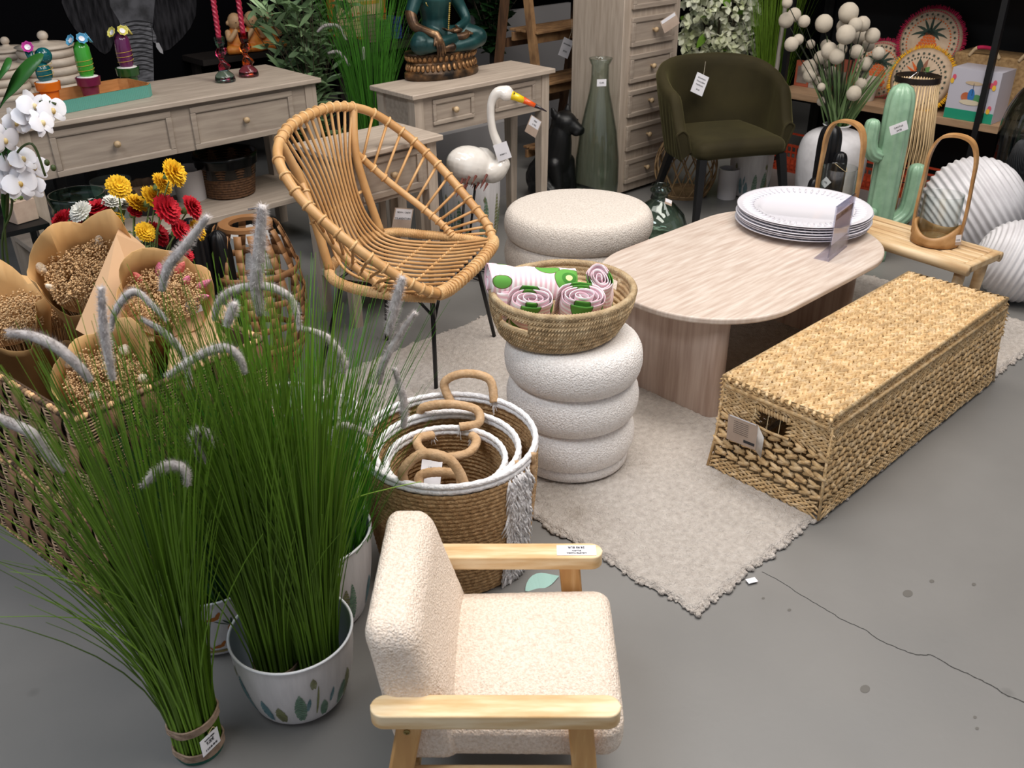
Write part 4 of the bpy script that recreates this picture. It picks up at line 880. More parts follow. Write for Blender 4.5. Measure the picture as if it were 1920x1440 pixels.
# teal tray with three ceramic cacti
A = at(108, 216, .80); Bp = at(293, 180, .80); ex = (Bp - A).normalized(); W = (Bp - A).length; D = .235
t = thing('serving_tray', 'teal ribbed tray with wooden inside on the console table holding three ceramic cacti', 'tray', A + Vector((0, 0, .001)), math.atan2(ex.y, ex.x))
o = [(.03, 0), (W - .03, 0), (W, .03), (W, D - .03), (W - .03, D), (.03, D), (0, D - .03), (0, .03)]
b = MB(); 
def ring_wall(b, o, z0, z1, th, m=0, rib=0.):
    n = len(o); cx = sum(p[0] for p in o) / n; cy = sum(p[1] for p in o) / n
    for i in range(n):
        a, c = Vector((*o[i], 0)), Vector((*o[(i + 1) % n], 0)); k = max(1, int((c - a).length / .008)) if rib else 1; nrm = Vector(((c - a).y, -(c - a).x, 0)).normalized()
        for j in range(k):
            p, q = a.lerp(c, j / k), a.lerp(c, (j + 1) / k); mid = p.lerp(q, .5) + nrm * rib; b.add([p + Vector((0, 0, z0)), mid + Vector((0, 0, z0)), q + Vector((0, 0, z0)), q + Vector((0, 0, z1)), mid + Vector((0, 0, z1)), p + Vector((0, 0, z1))], [(0, 1, 4, 5), (1, 2, 3, 4)], m)
ring_wall(b, o, 0, .05, 0, 0, .002); b.build('ribbed_wall', glz('teal_lacquer', '5d9c8e', .4), t, smooth=30)
b = MB(); b.prism(o, .0, .006); i_ = [(x + (.004 if x < W / 2 else -.004), y + (.004 if y < D / 2 else -.004)) for x, y in o]; ring_wall(b, i_[::-1], .004, .051, 0); b.add([(*p, .051) for p in o] + [(*p, .051) for p in i_], [(k, (k + 1) % 8, (k + 1) % 8 + 8, k + 8) for k in range(8)])
b.build('wood_inside', mat('tray_wood', 'b07a48', 'c48f5b', rough=.5, s=6, st=(1, 8, 8)), t, smooth=0)
def cactus_pot(label, px, py, potc, cac, flow, shape, s=1.):
    p = at(px, py, .812)
    t = thing('ceramic_cactus', label, 'ornament', p, 0); t.scale = (1.28,) * 3
    b = MB(); b.lathe([(0, 0), (.026, 0), (.030, .035), (.037, .037), (.040, .062), (.036, .064), (.034, .058), (0, .058)], 28); b.build('pot', potc, t, smooth=50)
    b = MB(); b.lathe([(0, .060), (.034, .060), (.033, .064), (.015, .067), (0, .067)], 24); b.build('sand', mat('white_sand', 'e6e2de', rough=.9), t)
    b = MB()
    if shape == 'col': b.lathe([(.019, .06), (.024, .08), (.026, .12), (.024, .155), (.016, .172), (0, .177)], 24, rf=lambda a, i: 1 + .05 * math.cos(8 * a + i * 1.4))
    else: b.ell((-.003, 0, .09), (.026, .022, .034), 16); b.ell((.008, 0, .142), (.027, .020, .026), 16); [b.ell((.008 + .024 * math.cos(a) * math.cos(e), -.019 * math.sin(a) * math.cos(e), .142 + .024 * math.sin(e)), (.003,) * 3, 6) for a in (.4, 1.2, 2.0, 2.7) for e in (-.5, .1, .7)]; b.tube([(-.02, 0, .1), (-.03, 0, .135), (-.034, 0, .16)], [.009, .01, .012], 10)
    b.build('cactus', cac, t, smooth=180)
    for k, (x, y, z) in enumerate(((0, -.018, .182), (.024, 0, .178), (-.024, 0, .178)) if shape == 'col' else ((-.036, -.008, .172),)):
        b = MB(); n = 8; M = frame((x, y, z), (x * 22 * (k > 0) * 1.5 + (-.2 if shape != 'col' else 0), -.7 if k == 0 else -.2, .45), (0, 0, 1)) @ _r(90, 'Y')
        b.lathe([(0, .0), (.010, .002), (.016, .006), (.0175, .010)], 16, 0, M, rf=lambda a, i: 1 + .08 * math.cos(8 * a)); b.lathe([(0, .004), (.0085, .005), (.009, .006)], 12, 1, M); fl_ = b.build('flower', [flow, mat('white_centre', 'f2eef2', rough=.4)], t, smooth=180, solid=.001)
    b = MB(); b.tube([(.027 * math.cos(i * .5), .027 * math.sin(i * .5), .075 + .0012 * i) for i in range(40)], .0008, 4); b.build('thread', mat('gold_thread', 'c9a94a', rough=.4), t)
cactus_pot('ceramic dark teal knobbly cactus with a pink flower in an orange pot on the tray', 97, 190, glz('orange_glaze', 'd9701f'), glz('teal_glaze', '0e5a5f'), glz('pink_glaze', 'c23a9a'), 'knob')
cactus_pot('ceramic green cactus with a blue flower in a plum pot on the tray', 172, 180, glz('plum_glaze', '6b2342'), glz('green_glaze', '3f9a33'), glz('blue_glaze', '5aa3c8'), 'col')
cactus_pot('ceramic purple cactus with a yellow flower in a dark green pot on the tray', 245, 161, glz('dgreen_glaze', '1d4a20'), glz('purple_glaze', '5e2550'), glz('yellow_glaze', 'd9cf6a'), 'col')
# two glass candle holders with twisted candles
for px, py, cb, cm_, ct, lab in ((423, 153, '9fc4bd', 'b0173c', '8cc0b8', 'twisted glass candle holder with clear green foot and red stem, holding a red spiral candle'), (467, 143, 'd0708c', 'e05a10', 'a81c38', 'twisted glass candle holder with pink foot and orange stem, holding a red spiral candle')):
    p = at(px, py, .80); t = thing('candle_holder', lab, 'candle holder', p + Vector((0, 0, .001)))
    b = MB(); b.lathe([(0, 0), (.044, 0), (.046, .008), (.042, .026), (.026, .044), (.016, .052)], 28, rf=lambda a, i: 1 + .04 * abs(math.sin(7 * a))); b.build('foot', glass('glass_' + cb, cb, .06), t, smooth=180)
    b = MB(); b.grid(lambda u, v: ((.018 + .005 * math.sin(v * 9)) * math.cos(2 * PI * u) * (1 + .25 * math.cos(2 * (2 * PI * u + v * 5))) + .006 * math.sin(v * 8), (.018 + .005 * math.sin(v * 9)) * math.sin(2 * PI * u) * (1 + .25 * math.cos(2 * (2 * PI * u + v * 5))), .05 + .1 * v), 20, 24, cu=True); b.build('stem', glass('glass_' + cm_, cm_, .05), t, smooth=180)
    b = MB(); b.lathe([(.014, .148), (.018, .156), (.022, .175), (.024, .196), (.021, .196), (.019, .176), (0, .168)], 24); b.build('cup', glass('glass_' + ct, ct, .05), t, smooth=60)
    cn = MB(); cn.grid(lambda u, v: ((.0115 + .0018 * (v > .12) * math.cos(3 * (2 * PI * u + v * 26))) * math.cos(2 * PI * u), (.0115 + .0018 * (v > .12) * math.cos(3 * (2 * PI * u + v * 26))) * math.sin(2 * PI * u), .0 + .26 * v), 24, 120, cu=True)
    c = cn.build('candle', glz('red_wax', 'a82440', .3), None, p + Vector((0, 0, .172)), smooth=180); tag(c, 'dark red spiral candle standing in the %s glass holder' % ('green footed' if px < 440 else 'pink footed'), 'candle')
# ringed ceramic jars behind the tray
cer = mat('bone_ceramic', 'b7a898', 'c9bbaa', rough=.5, s=20)
def jar(label, p, s, k, h=.2):
    t = thing('ringed_jar', label, 'jar', p, 0, 'beige ringed ceramic jars')
    b = MB(); pr = [(0, 0)]; z = 0
    for i in range(k):
        hh = .034 * s
        for j in range(7): a = -PI / 2 + PI * j / 6; pr.append((s * (.125 - .006 * i) + .016 * s * math.cos(a), z + hh / 2 + hh / 2 * math.sin(a)))
        z += hh
    b.lathe(pr + [(0, z)], 40); b.build('body', cer, t, smooth=180)
    b = MB(); b.lathe([(s * .10, z - .002), (s * .12, z + .008 * s), (s * .08, z + .018 * s), (.02 * s, z + .024 * s), (.012 * s, z + .034 * s)], 40); b.ell((0, 0, z + .048 * s), (.022 * s, .022 * s, .02 * s), 16); b.build('lid', cer, t, smooth=180)
JP = ony(105, 168, 4.85)
dk = mat('black_lacquer', '0d0d0f', rough=.5)
t = thing('display_table', 'black display table behind the long console table carrying beige jars', 'table', (1.0, 4.62, 0)); b = MB(); b.box(-1.2, 0, JP.z - .04, .62, .62, JP.z); b.build('top', dk, t)
for x, y in ((-1.15, .05), (.55, .05), (-1.15, .55), (.55, .55)): b = MB(); b.box(x, y, 0, x + .05, y + .05, JP.z - .04); b.build('leg', dk, t)
jar('beige ringed jar nearest behind the tray with a round knob', (JP.x, 4.86, JP.z), 1.12, 5); jar('beige ringed jar left of and behind the teal cactus', (JP.x - .26, 4.80, JP.z), 1.0, 4); jar('beige ringed jar at the very left edge behind the leaf', (JP.x - .52, 4.86, JP.z), 1.0, 4); jar('dim beige ringed jar furthest back in the jar group', (JP.x - .10, 5.10, JP.z), .95, 5)
# elephant print
E_ = thing('elephant_picture', 'large black and white photo print of an elephant standing behind the console table', 'picture', (0, 5.3, 0))
def pic(px, py, off=0.): q = ony(px, py, 5.3); return (q.x, -.004 - off, q.z)
b = MB(); a = pic(40, 300); c = pic(468, 0); b.box(a[0] - .2, 0, .25, c[0] + .35, .03, 1.75); b.build('canvas', mat('print_black', '060608', rough=.9, spec=.05), E_)
sk = mat('elephant_skin', '323134', '141416', rough=.9, spec=.05, s=18, st=(3, 1, .5), det=8, bump=0); skt = mat('elephant_trunk', '77777c', '38383c', rough=.75, s=22, st=(1, 1, 5), det=7); skl = mat('elephant_wrinkle', '1b1b1e', rough=.8)
def poly(pts, m, off): b = MB(); b.add([pic(x, y, off) for x, y in pts], [tuple(range(len(pts)))]); return b.build('print_area', m, E_, smooth=0)
poly([(116, -30), (115, 5), (125, 30), (138, 52), (150, 66), (170, 80), (186, 96), (196, 102), (206, 95), (215, 70), (230, 55), (232, -30)], sk, .001)
poly([(282, -30), (288, 60), (294, 90), (300, 98), (318, 92), (340, 72), (356, 52), (366, 30), (368, 5), (366, -30)], sk, .001)
poly([(202, -30), (206, 12), (222, 38), (230, 60), (284, 60), (288, 20), (292, -30)], mat('elephant_face', '55555a', '2c2c2f', rough=.75, s=14, det=7), .0015)
poly([(228, 42), (232, 90), (246, 128), (250, 170), (288, 165), (287, 120), (284, 60), (280, 40)], skt, .002)
for i in range(12):
    y = 44 + i * 8.2; x0 = 230 + max(0, i - 4) * 2.6; b = MB(); P = [Vector(pic(x0 + (286 - x0) * k / 8, y - 5 * math.sin(PI * k / 8), .003)) for k in range(9)]; b.blade(P, [.002 + .0015 * math.sin(PI * k / 8) for k in range(9)], side=(0, 0, 1)); b.build('print_area', skl, E_, smooth=0)
poly([(284, 50), (292, 68), (292, 82), (286, 78)], skt, .0025); poly([(291, 80), (297, 80), (304, 94), (305, 101), (299, 98), (292, 88)], mat('tusk', 'a9a8ab', rough=.6), .003)
# ---------------------------------------------------------------- on the shelf of the console
def simple_pot(label, p, r0, r1, h, m, cat='plant pot', name='pot', mat2=None, group=None):
    t = thing(name, label, cat, p, 0, group); b = MB(); b.lathe([(0, 0), (r0, 0), (r1, h), (r1 - .006, h), (r0 - .006, .012), (0, .012)], 40); b.build('shell', m, t, smooth=40); return t
p = at(432, 362, .262); t = thing('woven_basket', 'dark brown rope basket with black lining on the console shelf left of the rattan chair', 'basket', p)
b = MB(); pr = []
for i in range(15):
    z = .004 + i * .0125; r = .118 + .022 * (i / 14)
    for j in range(4): a = -PI / 2 + PI * j / 4; pr.append((r + .005 * math.cos(a), z + .0062 + .0062 * math.sin(a)))
b.lathe([(0, .002)] + pr, 64); b.build('wall', mat('brown_rope', '4a3220', '6b4a30', rough=.8, s=80, bump=.5, bs=150), t, smooth=180)
b = MB(); b.lathe([(.146, .15), (.150, .185), (.152, .205), (.145, .206), (.135, .1), (0, .02)], 64, rf=lambda a, i: 1 + .015 * math.sin(9 * a)); b.build('lining', mat('black_plastic', '0b0b0c', rough=.25), t, smooth=180)
simple_pot('white pot on the console shelf right behind the yellow carnations', Vector((ony(352, 320, 4.28).x, 4.28, .262)), .07, .085, .15, glz('white_glaze', 'cfcbcd', .35))
simple_pot('grey green pot on the console shelf behind the large glass jar', Vector((ony(205, 330, 4.28).x, 4.28, .262)), .07, .09, .17, glz('sage_glaze', '8b9896', .45))
t = simple_pot('black pot with a gathered beige paper cover on the console shelf', Vector((ony(268, 335, 4.22).x, 4.22, .262)), .055, .07, .09, glz('black_glaze', '141416', .4)); b = MB(); b.grid(lambda u, v: ((.05 + .03 * v) * (1 + .12 * math.sin(9 * 2 * PI * u)) * math.cos(2 * PI * u), (.05 + .03 * v) * (1 + .12 * math.sin(9 * 2 * PI * u)) * math.sin(2 * PI * u), .085 + .06 * math.sin(PI * v * .7)), 72, 6, cu=True); b.build('paper_cover', mat('beige_paper', 'b59a82', rough=.8), t, smooth=180, solid=.001)
# big glass jar
t = thing('glass_jar', 'large round green glass jar with a ringed neck on the console shelf', 'jar', (1.37, 3.70, 0))
gg = thinglass('green_glass', 'd6ebe0', '5f8070')
b = MB(); R_ = [(0, .002), (.11, .002), (.155, .04), (.185, .12), (.19, .2), (.172, .28), (.135, .335), (.118, .352), (.124, .362), (.118, .372), (.124, .382), (.118, .392), (.128, .405), (.132, .418), (.126, .424)]; b.lathe(R_ + [(r - .006, z) for r, z in R_[::-1][:-1]] + [(0, .008)], 56, sx=1, sy=1); o_ = b.build('shell', gg, t, smooth=180); t.location = (1.14, 3.60, .0); o_.scale = (.80, .80, 1.42)
E_jar = t; t['label'] = 'large round green glass jar with a ringed neck in front of the console table leg'
# carnations
cp = Vector((1.02, 2.93, .0)); t = thing('carnation_bunch', 'bunch of red, yellow and white carnations behind the kraft bouquets', 'flowers', cp)
b = MB(); b.lathe([(0, 0), (.1, 0), (.125, .25), (.12, .25), (0, .02)], 36); b.build('bucket', mat('dark_bucket', '16181a', rough=.4), t)
cols = {'r': mat('carnation_red', 'b30f22', 'd11a30', rough=.7, s=90), 'y': mat('carnation_yellow', 'e0a80c', 'f5c92a', rough=.7, s=90), 'w': mat('carnation_white', 'e3e3da', 'f3f2ea', rough=.7, s=90)}
sg = mat('flower_stem', '6f8a4c', '8aa066', rough=.6, s=30); st_b = MB()
heads = []
for px, py, c, r in ((222, 350, 'y', .030), (325, 325, 'y', .036), (303, 345, 'y', .030), (286, 373, 'y', .036), (255, 382, 'y', .03), (217, 410, 'y', .022), (118, 415, 'r', .034), (145, 422, 'r', .024), (152, 398, 'w', .030), (183, 394, 'r', .036), (210, 380, 'w', .026), (230, 388, 'w', .036), (252, 398, 'r', .02), (312, 393, 'r', .040), (358, 390, 'r', .034), (292, 440, 'r', .038), (272, 435, 'y', .026), (337, 432, 'r', .032), (368, 432, 'y', .03), (348, 478, 'r', .024), (306, 400, 'y', .02)):
    r *= 1.3; q = on(px, py, 1.02 + U(-.06, .06), 2.93 + U(-.06, .06)) - cp; out = Vector((q.x, q.y - .05, .12)).normalized()
    b = MB(); M = frame(q, out, (0, 0, 1)) @ _r(90, 'Y')
    for ly in range(5):
        n = 15 - ly * 2
        for k in range(n):
            a = 2 * PI * k / n + ly * .4 + U(-.1, .1); e = .05 + ly * .28; rr = r * (1 - .09 * ly); d = Vector((math.cos(a) * math.cos(e), math.sin(a) * math.cos(e), math.sin(e)))
            s_ = Vector((-math.sin(a), math.cos(a), 0)) * r * .30; b.add([Vector((0, 0, ly * r * .1)), d * rr * .6 - s_ * .8, d * rr + s_ * -.5 + Vector((0, 0, U(-.1, .1) * r)), d * rr * .93, d * rr * 1.03 + s_ * .5 + Vector((0, 0, U(-.1, .1) * r)), d * rr * .6 + s_ * .8], [(0, 1, 2, 3), (0, 3, 4, 5)], 0, M)
    b.build('flower', cols[c], t, smooth=0); f0 = q - out * r * .2; st_b.tube(spline([(q.x * .2, q.y * .2, .2), q * .6 + Vector((0, 0, .14)), f0], 5), .0026, 5); st_b.lathe([(.003, -r * .9), (.011, -r * .6), (.012, -r * .1)], 8, 0, M)
    for k in range(4): w = U(.3, .9); pp = Vector((q.x * .2, q.y * .2, .2)).lerp(f0, w); leafp(st_b, pp, (U(-1, 1), U(-1, 1), .7), U(.05, .09), .0045, bend=.7)
for k in range(60): leafp(st_b, (U(-.1, .1), U(-.1, .1), U(.25, .42)), (U(-1, 1), U(-1, 1), 1.2), U(.07, .12), .005, bend=.6)
st_b.build('stems', sg, t, smooth=0)
# black ceramic cactus
def blob_cactus(name, label, p, cols_, m, rib=10, cat='ornament', sc_=1.):
    t = thing(name, label, cat, p); 
    for k, (pts, r) in enumerate(cols_):
        P = spline([Vector(q) * sc_ for q in pts], 8); n = len(P); b = MB()
        rad = [r * sc_ * (1 - .0 * i) * (math.sqrt(max(0, 1 - (max(0, i - (n - 4)) / 4.0) ** 2)) if i > n - 5 else 1) for i in range(n)]; P = P + [P[-1] + (P[-1] - P[-2]) * .6]; rad.append(r * sc_ * .25)
        V0 = len(b.v); b.tube(P, rad, rib * 4); 
        # ribs
        for i in range(len(P)):
            for j in range(rib * 4): v = Vector(b.v[V0 + i * rib * 4 + j]); b.v[V0 + i * rib * 4 + j] = tuple(P[i] + (v - P[i]) * (1 - .13 * (.5 + .5 * math.cos(2 * PI * j / 4))))
        b.build('arm' if k else 'trunk', m, t, smooth=180)
    return t
bg = mat('black_ceramic', '101013', rough=.38); bgc = mat('mint_ceramic', '86a98c', '93b598', rough=.3, s=30, coat=.2)
blob_cactus('ceramic_cactus', 'tall black ribbed ceramic cactus between the carnations and the wooden lantern', (1.25, 2.90, 0), [([(0, 0, 0), (0, 0, .3), (0, 0, .63)], .055), ([(.05, -.02, 0), (.075, -.03, .3), (.075, -.03, .58)], .042), ([(-.02, -.06, 0), (-.03, -.075, .22), (-.03, -.075, .46)], .038)], bg)
# wooden strip lantern
wd = mat('lantern_wood', '94673f', 'b08358', rough=.5, s=7, st=(1, 1, 4)); lp = Vector((1.45, 2.90, 0)); t = thing('strip_lantern', 'bulging lantern of woven wooden strips with a flat ring top left of the rattan chair', 'lantern', lp); t.scale = (1.12, 1.12, 1.33)
b = MB(); b.lathe([(.052, .43), (.082, .43), (.082, .44), (.052, .44), (.052, .43)], 40); b.build('top_ring', wd, t, smooth=30)
b = MB(); Rf = lambda z: .072 + .085 * math.sin(PI * min(1, max(0, (z + .03) / .5))) ** .8
for k in range(16):
    a0_ = 2 * PI * k / 16
    for s in (-1,):
        P = [Vector((Rf(z) * math.cos(a0_ + s * .9 * z), Rf(z) * math.sin(a0_ + s * .9 * z), z)) for z in [.43 - .43 * i / 14 for i in range(15)]]
        for i in range(14):
            w_ = .0115; ta = a0_ + s * .9 * P[i].z; tb = a0_ + s * .9 * P[i + 1].z; sa = Vector((-math.sin(ta), math.cos(ta), 0)) * w_; sb = Vector((-math.sin(tb), math.cos(tb), 0)) * w_; b.add([P[i] - sa, P[i] + sa, P[i + 1] + sb, P[i + 1] - sb], [(0, 1, 2, 3)])
for z in (.02, .10, .17, .24, .31):
    r = Rf(z) - .003; n = 48; b.add([((r + .004 * (i % 4 < 2)) * math.cos(2 * PI * i / n), (r + .004 * (i % 4 < 2)) * math.sin(2 * PI * i / n), z + dz) for dz in (0, .018) for i in range(n)], [(i, (i + 1) % n, n + (i + 1) % n, n + i) for i in range(n)])
b.build('strips', wd, t, smooth=180, solid=.002); b = MB(); b.lathe([(0, 0), (.08, 0), (.08, .01), (0, .01)], 30); b.build('bottom', wd, t)
b = MB(); b.tube([(.03 + .02, .07, .45), (.075, .06, .452), (.07, .02, .45)], .003, 6); b.build('hinge', mat('chrome', 'c8c8cc', rough=.2, metal=1), t)
# white ribbed pots behind the grass
for (px, py, r, h, lab) in ((560, 905, .085, .30, 'white slatted pot standing on the floor behind the bright grass'), (640, 890, .07, .24, 'smaller white slatted pot on the floor right of the other, behind the bright grass')):
    q = at(px, py, 0); t = thing('slatted_pot', lab, 'pot', q, 0, 'white slatted pots'); b = MB()
    for k in range(22): a = 2 * PI * k / 22; b.beam((r * .85 * math.cos(a), r * .85 * math.sin(a), 0), (r * math.cos(a), r * math.sin(a), h), .012, .005, (math.cos(a), math.sin(a), 0))
    for z, rr in ((.0, .85), (h * .5, .93), (h, 1.0)): b.tube([(r * rr * math.cos(2 * PI * i / 36), r * rr * math.sin(2 * PI * i / 36), z + .004) for i in range(36)], .005, 6, closed=True)
    b.lathe([(0, .002), (r * .84, .002), (r * .84, .01)], 30); b.build('slats', glz('white_paint', 'dcd9d8', .5), t)
# white box with bar code behind the lantern
t = thing('cardboard_box', 'white box with a bar code label on the floor beside the wooden lantern', 'box', (1.76, 3.45, 0), .1); b = MB(); b.box(-.06, -.05, 0, .10, .18, .30); b.build('box', mat('white_card', 'b9b6b4', rough=.7), t); b = MB()
for k in range(12): b.box(-.05 + k * .0032, -.0515, .10, -.05 + k * .0032 + .0015 * (1 + k % 2), -.0505, .16)
b.build('bar_code', INK, t)
# orchid and broad leaves at the left edge
op = Vector((.66, 3.0, 0)); t = thing('orchid_plant', 'white artificial orchid with dark stems and broad leaves at the left edge', 'orchid', op)
b = MB(); b.lathe([(0, 0), (.09, 0), (.13, .24), (.12, .24), (0, .05)], 30); b.build('pot', mat('dark_pot', '141c1a', rough=.4), t)
wp = mat('orchid_petal', 'dfdde3', 'efeef2', rough=.55, s=8, sub=.15); oc = mat('orchid_heart', 'c9a24e', 'e2cfa0', rough=.6, s=40); od = on(0, 0, op.x, op.y)
sb = MB(); F2 = []
for px, py, s in ((25, 230, 1.0), (50, 222, 1.1), (62, 200, 1.15), (95, 208, 1.1), (75, 232, 1), (5, 262, 1.1), (40, 300, 1.1), (15, 305, 1), (62, 315, 1.1), (35, 345, 1.25), (8, 335, 1.2), (58, 352, 1.0)):
    q = on(px, py, op.x + U(-.05, .05), op.y + U(-.05, .05)) - op; b = MB(); fc = Vector((U(-.3, .5), -1, U(-.1, .6))).normalized(); M = frame(q, fc, (0, 0, 1))
    for k, (a, L_, w_) in enumerate(((PI / 2, .036, .012), (PI * 1.28, .034, .012), (PI * 1.72, .034, .012), (.15, .036, .021), (PI - .15, .036, .021))):
        a += U(-.15, .15); n = 6; d = Vector((0, math.cos(a), math.sin(a))); sd = Vector((0, -math.sin(a), math.cos(a))); V = []
        for i in range(n):
            u = i / (n - 1); ww = w_ * s * 1.1 * math.sin(PI * min(1, u * .85 + .1)) ** .6; c0 = d * L_ * s * u * 1.15 + Vector((.006 * math.sin(PI * u) + .003 * k, 0, 0)); V += [c0 - sd * ww - Vector((.003, 0, 0)), c0, c0 + sd * ww - Vector((.003, 0, 0))]
        b.add(V, [(3 * i + j, 3 * i + j + 1, 3 * i + j + 4, 3 * i + j + 3) for i in range(n - 1) for j in (0, 1)], 0, M)
    b.ell(M @ Vector((.012, 0, -.002)), (.007, .007, .009), 8, 1); b.build('flower', [wp, oc], t, smooth=180); F2.append(q)
for pts in (((12, 470), (12, 380), (14, 250), (30, 205), (80, 190), (105, 195)), ((5, 480), (22, 390), (26, 300), (60, 270), (85, 330))): P = [on(x, y, op.x, op.y) - op for x, y in pts]; sb.tube(spline([(0, 0, .2)] + P, 6), .0035, 6)
for px, py in ((88, 305), (100, 315)): sb.ell(on(px, py, op.x, op.y) - op, (.008, .008, .01), 8)
sb.build('stems', mat('orchid_stem', '3c4a22', rough=.5), t, smooth=180)
lfm = mat('broad_leaf', '1f4a1e', '2f6326', rough=.4, s=5, st=(1, 1, 1)); b = MB()
for pts, w_ in ((((0, 200), (20, 165), (50, 130), (82, 102)), .042), (((-25, 190), (-5, 150), (10, 125), (22, 112)), .035), (((-10, 300), (10, 290), (14, 260), (6, 235)), .03), (((20, 270), (22, 320), (10, 360), (12, 420)), .02)):
    P = spline([on(x, y, op.x, op.y) - op for x, y in pts], 6); n = len(P); b.blade(P, [w_ * math.sin(PI * min(1, i / (n - 1) * .93 + .07)) ** .7 for i in range(n)], side=(.6, .1, .75))
b.build('leaf', lfm, t, smooth=180, solid=.001)
t = thing('small_planter', 'small square pink concrete planter with a green succulent behind the orchid', 'planter', Vector((*ony(42, 412, 3.85).xy, ony(42, 412, 3.85).z - .0)), .2); b = MB(); b.box(-.045, -.045, 0, .045, .045, .085); b.build('box', mat('pink_concrete', 'b79e8c', 'c4ac99', rough=.8, s=30), t, bevel=.003); b = MB()
for k in range(26): leafp(b, (U(-.03, .03), U(-.03, .03), .08), (U(-1, 1), U(-1, 1), 1.2), U(.02, .04), .006)
b.build('leaves', sg, t, smooth=0)
zz = ony(42, 412, 3.85).z; t = thing('wall_rack', 'black metal rack at the left edge carrying the small pink planter', 'rack', (.86, 3.80, 0)); b = MB(); b.box(-.25, -.06, zz - .02, .20, .16, zz - .001); b.build('shelf', dk, t)
for x in (-.25, .18): b = MB(); b.box(x, -.06, 0, x + .02, -.04, zz - .02); b.build('post', dk, t); b = MB(); b.box(x, .14, 0, x + .02, .16, zz - .02); b.build('post', dk, t)
# ---------------------------------------------------------------- statues, bird, plants in the middle background
def remesh(o, vox=.005, smooth=4):
    q = o.modifiers.new('r', 'REMESH'); q.mode = 'VOXEL'; q.voxel_size = vox; q.use_smooth_shade = True
    q = o.modifiers.new('sm', 'SMOOTH'); q.iterations = smooth; q.factor = .6
def limb(b, P, R, n=14, k=6):
    S = spline(P, k); m = len(S); rr = []
    for i in range(m): u = i / k; j = min(int(u), len(R) - 2); rr.append(R[j] + (R[j + 1] - R[j]) * (u - j))
    b.tube(S, rr, n); b.ell(S[0], (rr[0],) * 3, 12); b.ell(S[-1], (rr[-1],) * 3, 12)
bz = mat('bronze_teal', '12302f', '2a5450', rough=.38, s=7, metal=.25, c3='173b3b', det=6, fac=(.3, .7)); bzg = mat('aged_bronze', '3a2b20', 'a98763', rough=.36, metal=.6, s=16, fac=(.35, .75), c3='6b5038'); bzb = mat('bronze_base', '1c1714', '9a6f45', rough=.4, metal=.5, s=14, fac=(.4, .7), c3='54402d')
sp_ = at(829, 141, .801); t = thing('meditation_statue', 'seated teal and bronze meditation statue on a lotus pedestal on the smaller console table', 'statue', sp_, math.radians(-4))
b = MB(); b.lathe([(0, 0), (.195, 0), (.2, .008), (.198, .028), (.185, .036), (.178, .066), (.172, .075), (.178, .084), (.19, .108), (.196, .112), (.192, .118), (0, .118)], 72, sx=1, sy=.56); b.build('pedestal', bzb, t, smooth=40)
b = MB()
for row, (z0, z1, r0, r1, n, sg_) in enumerate(((.038, .072, .196, .176, 40, 1), (.078, .108, .178, .196, 40, -1))):
    for k in range(n):
        a = 2 * PI * (k + .5 * row) / n
        for s, off, m_ in ((1, 0, 0), (.5, .004, 0)):
            zc = (z0 + z1) / 2; rc = (r0 + r1) / 2 - .002 + off; p = Vector((rc * math.cos(a), rc * .56 * math.sin(a), zc)); nr_ = Vector((math.cos(a) * .56, math.sin(a), 0)).normalized(); up2 = Vector((0, 0, 1)) - nr_ * sg_ * .3
            stitch(b, p, up2, nr_, (z1 - z0) * (1.05 if s == 1 else .8), .021 * s, .5, 0, 8)
b.build('lotus_petals', mat('petal_bronze', '7a5738', 'b58a5c', rough=.35, metal=.55, s=40), t, smooth=180)
b = MB(); z = .118
b.ell((0, .03, z + .05), (.095, .07, .06), 20)
limb(b, [(0, .035, z + .05), (0, .04, z + .13), (0, .035, z + .22), (0, .035, z + .27)], [.078, .062, .082, .05]); b.ell((0, .035, z + .235), (.105, .052, .04), 18)
limb(b, [(.05, .0, z + .045), (.13, -.04, z + .052), (.165, -.07, z + .045)], [.055, .052, .045]); limb(b, [(-.05, .0, z + .045), (-.13, -.05, z + .05), (-.165, -.075, z + .046)], [.055, .054, .048])
limb(b, [(.165, -.07, z + .042), (.09, -.1, z + .028), (-.02, -.1, z + .02)], [.043, .032, .022]); limb(b, [(-.165, -.075, z + .042), (-.08, -.105, z + .045), (.03, -.09, z + .06)], [.045, .03, .02])
limb(b, [(.10, .035, z + .235), (.135, .02, z + .17), (.135, -.02, z + .115), (.06, -.055, z + .095)], [.034, .028, .024, .018]); limb(b, [(-.10, .035, z + .235), (-.145, .02, z + .16)], [.034, .027])
b.ell((0, .03, z + .335), (.045, .05, .058), 18); limb(b, [(0, .035, z + .26), (0, .032, z + .3)], [.027, .026]); b.ell((0, .035, z + .395), (.022, .024, .02), 12)
o = b.build('body', bz, t); remesh(o, .0045, 6)
b = MB(); limb(b, [(-.145, .02, z + .165), (-.15, -.02, z + .115), (-.125, -.085, z + .095), (-.105, -.115, z + .085)], [.026, .023, .019, .017]); limb(b, [(-.105, -.115, z + .085), (-.098, -.13, z + .062)], [.019, .018])
for k, (dx, ln) in enumerate(((-.018, .05), (-.006, .058), (.006, .056), (.017, .048))): limb(b, [(-.098 + dx, -.133, z + .055), (-.096 + dx * 1.1, -.140, z + .03), (-.094 + dx * 1.15, -.138, z + .055 - ln)], [.0062, .0056, .0045], 8)
limb(b, [(-.118, -.125, z + .07), (-.13, -.135, z + .045)], [.007, .005], 8); o = b.build('hand_on_knee', bzg, t); remesh(o, .0028, 2)
b = MB(); b.ell((.03, -.085, z + .088), (.035, .022, .012), 14)
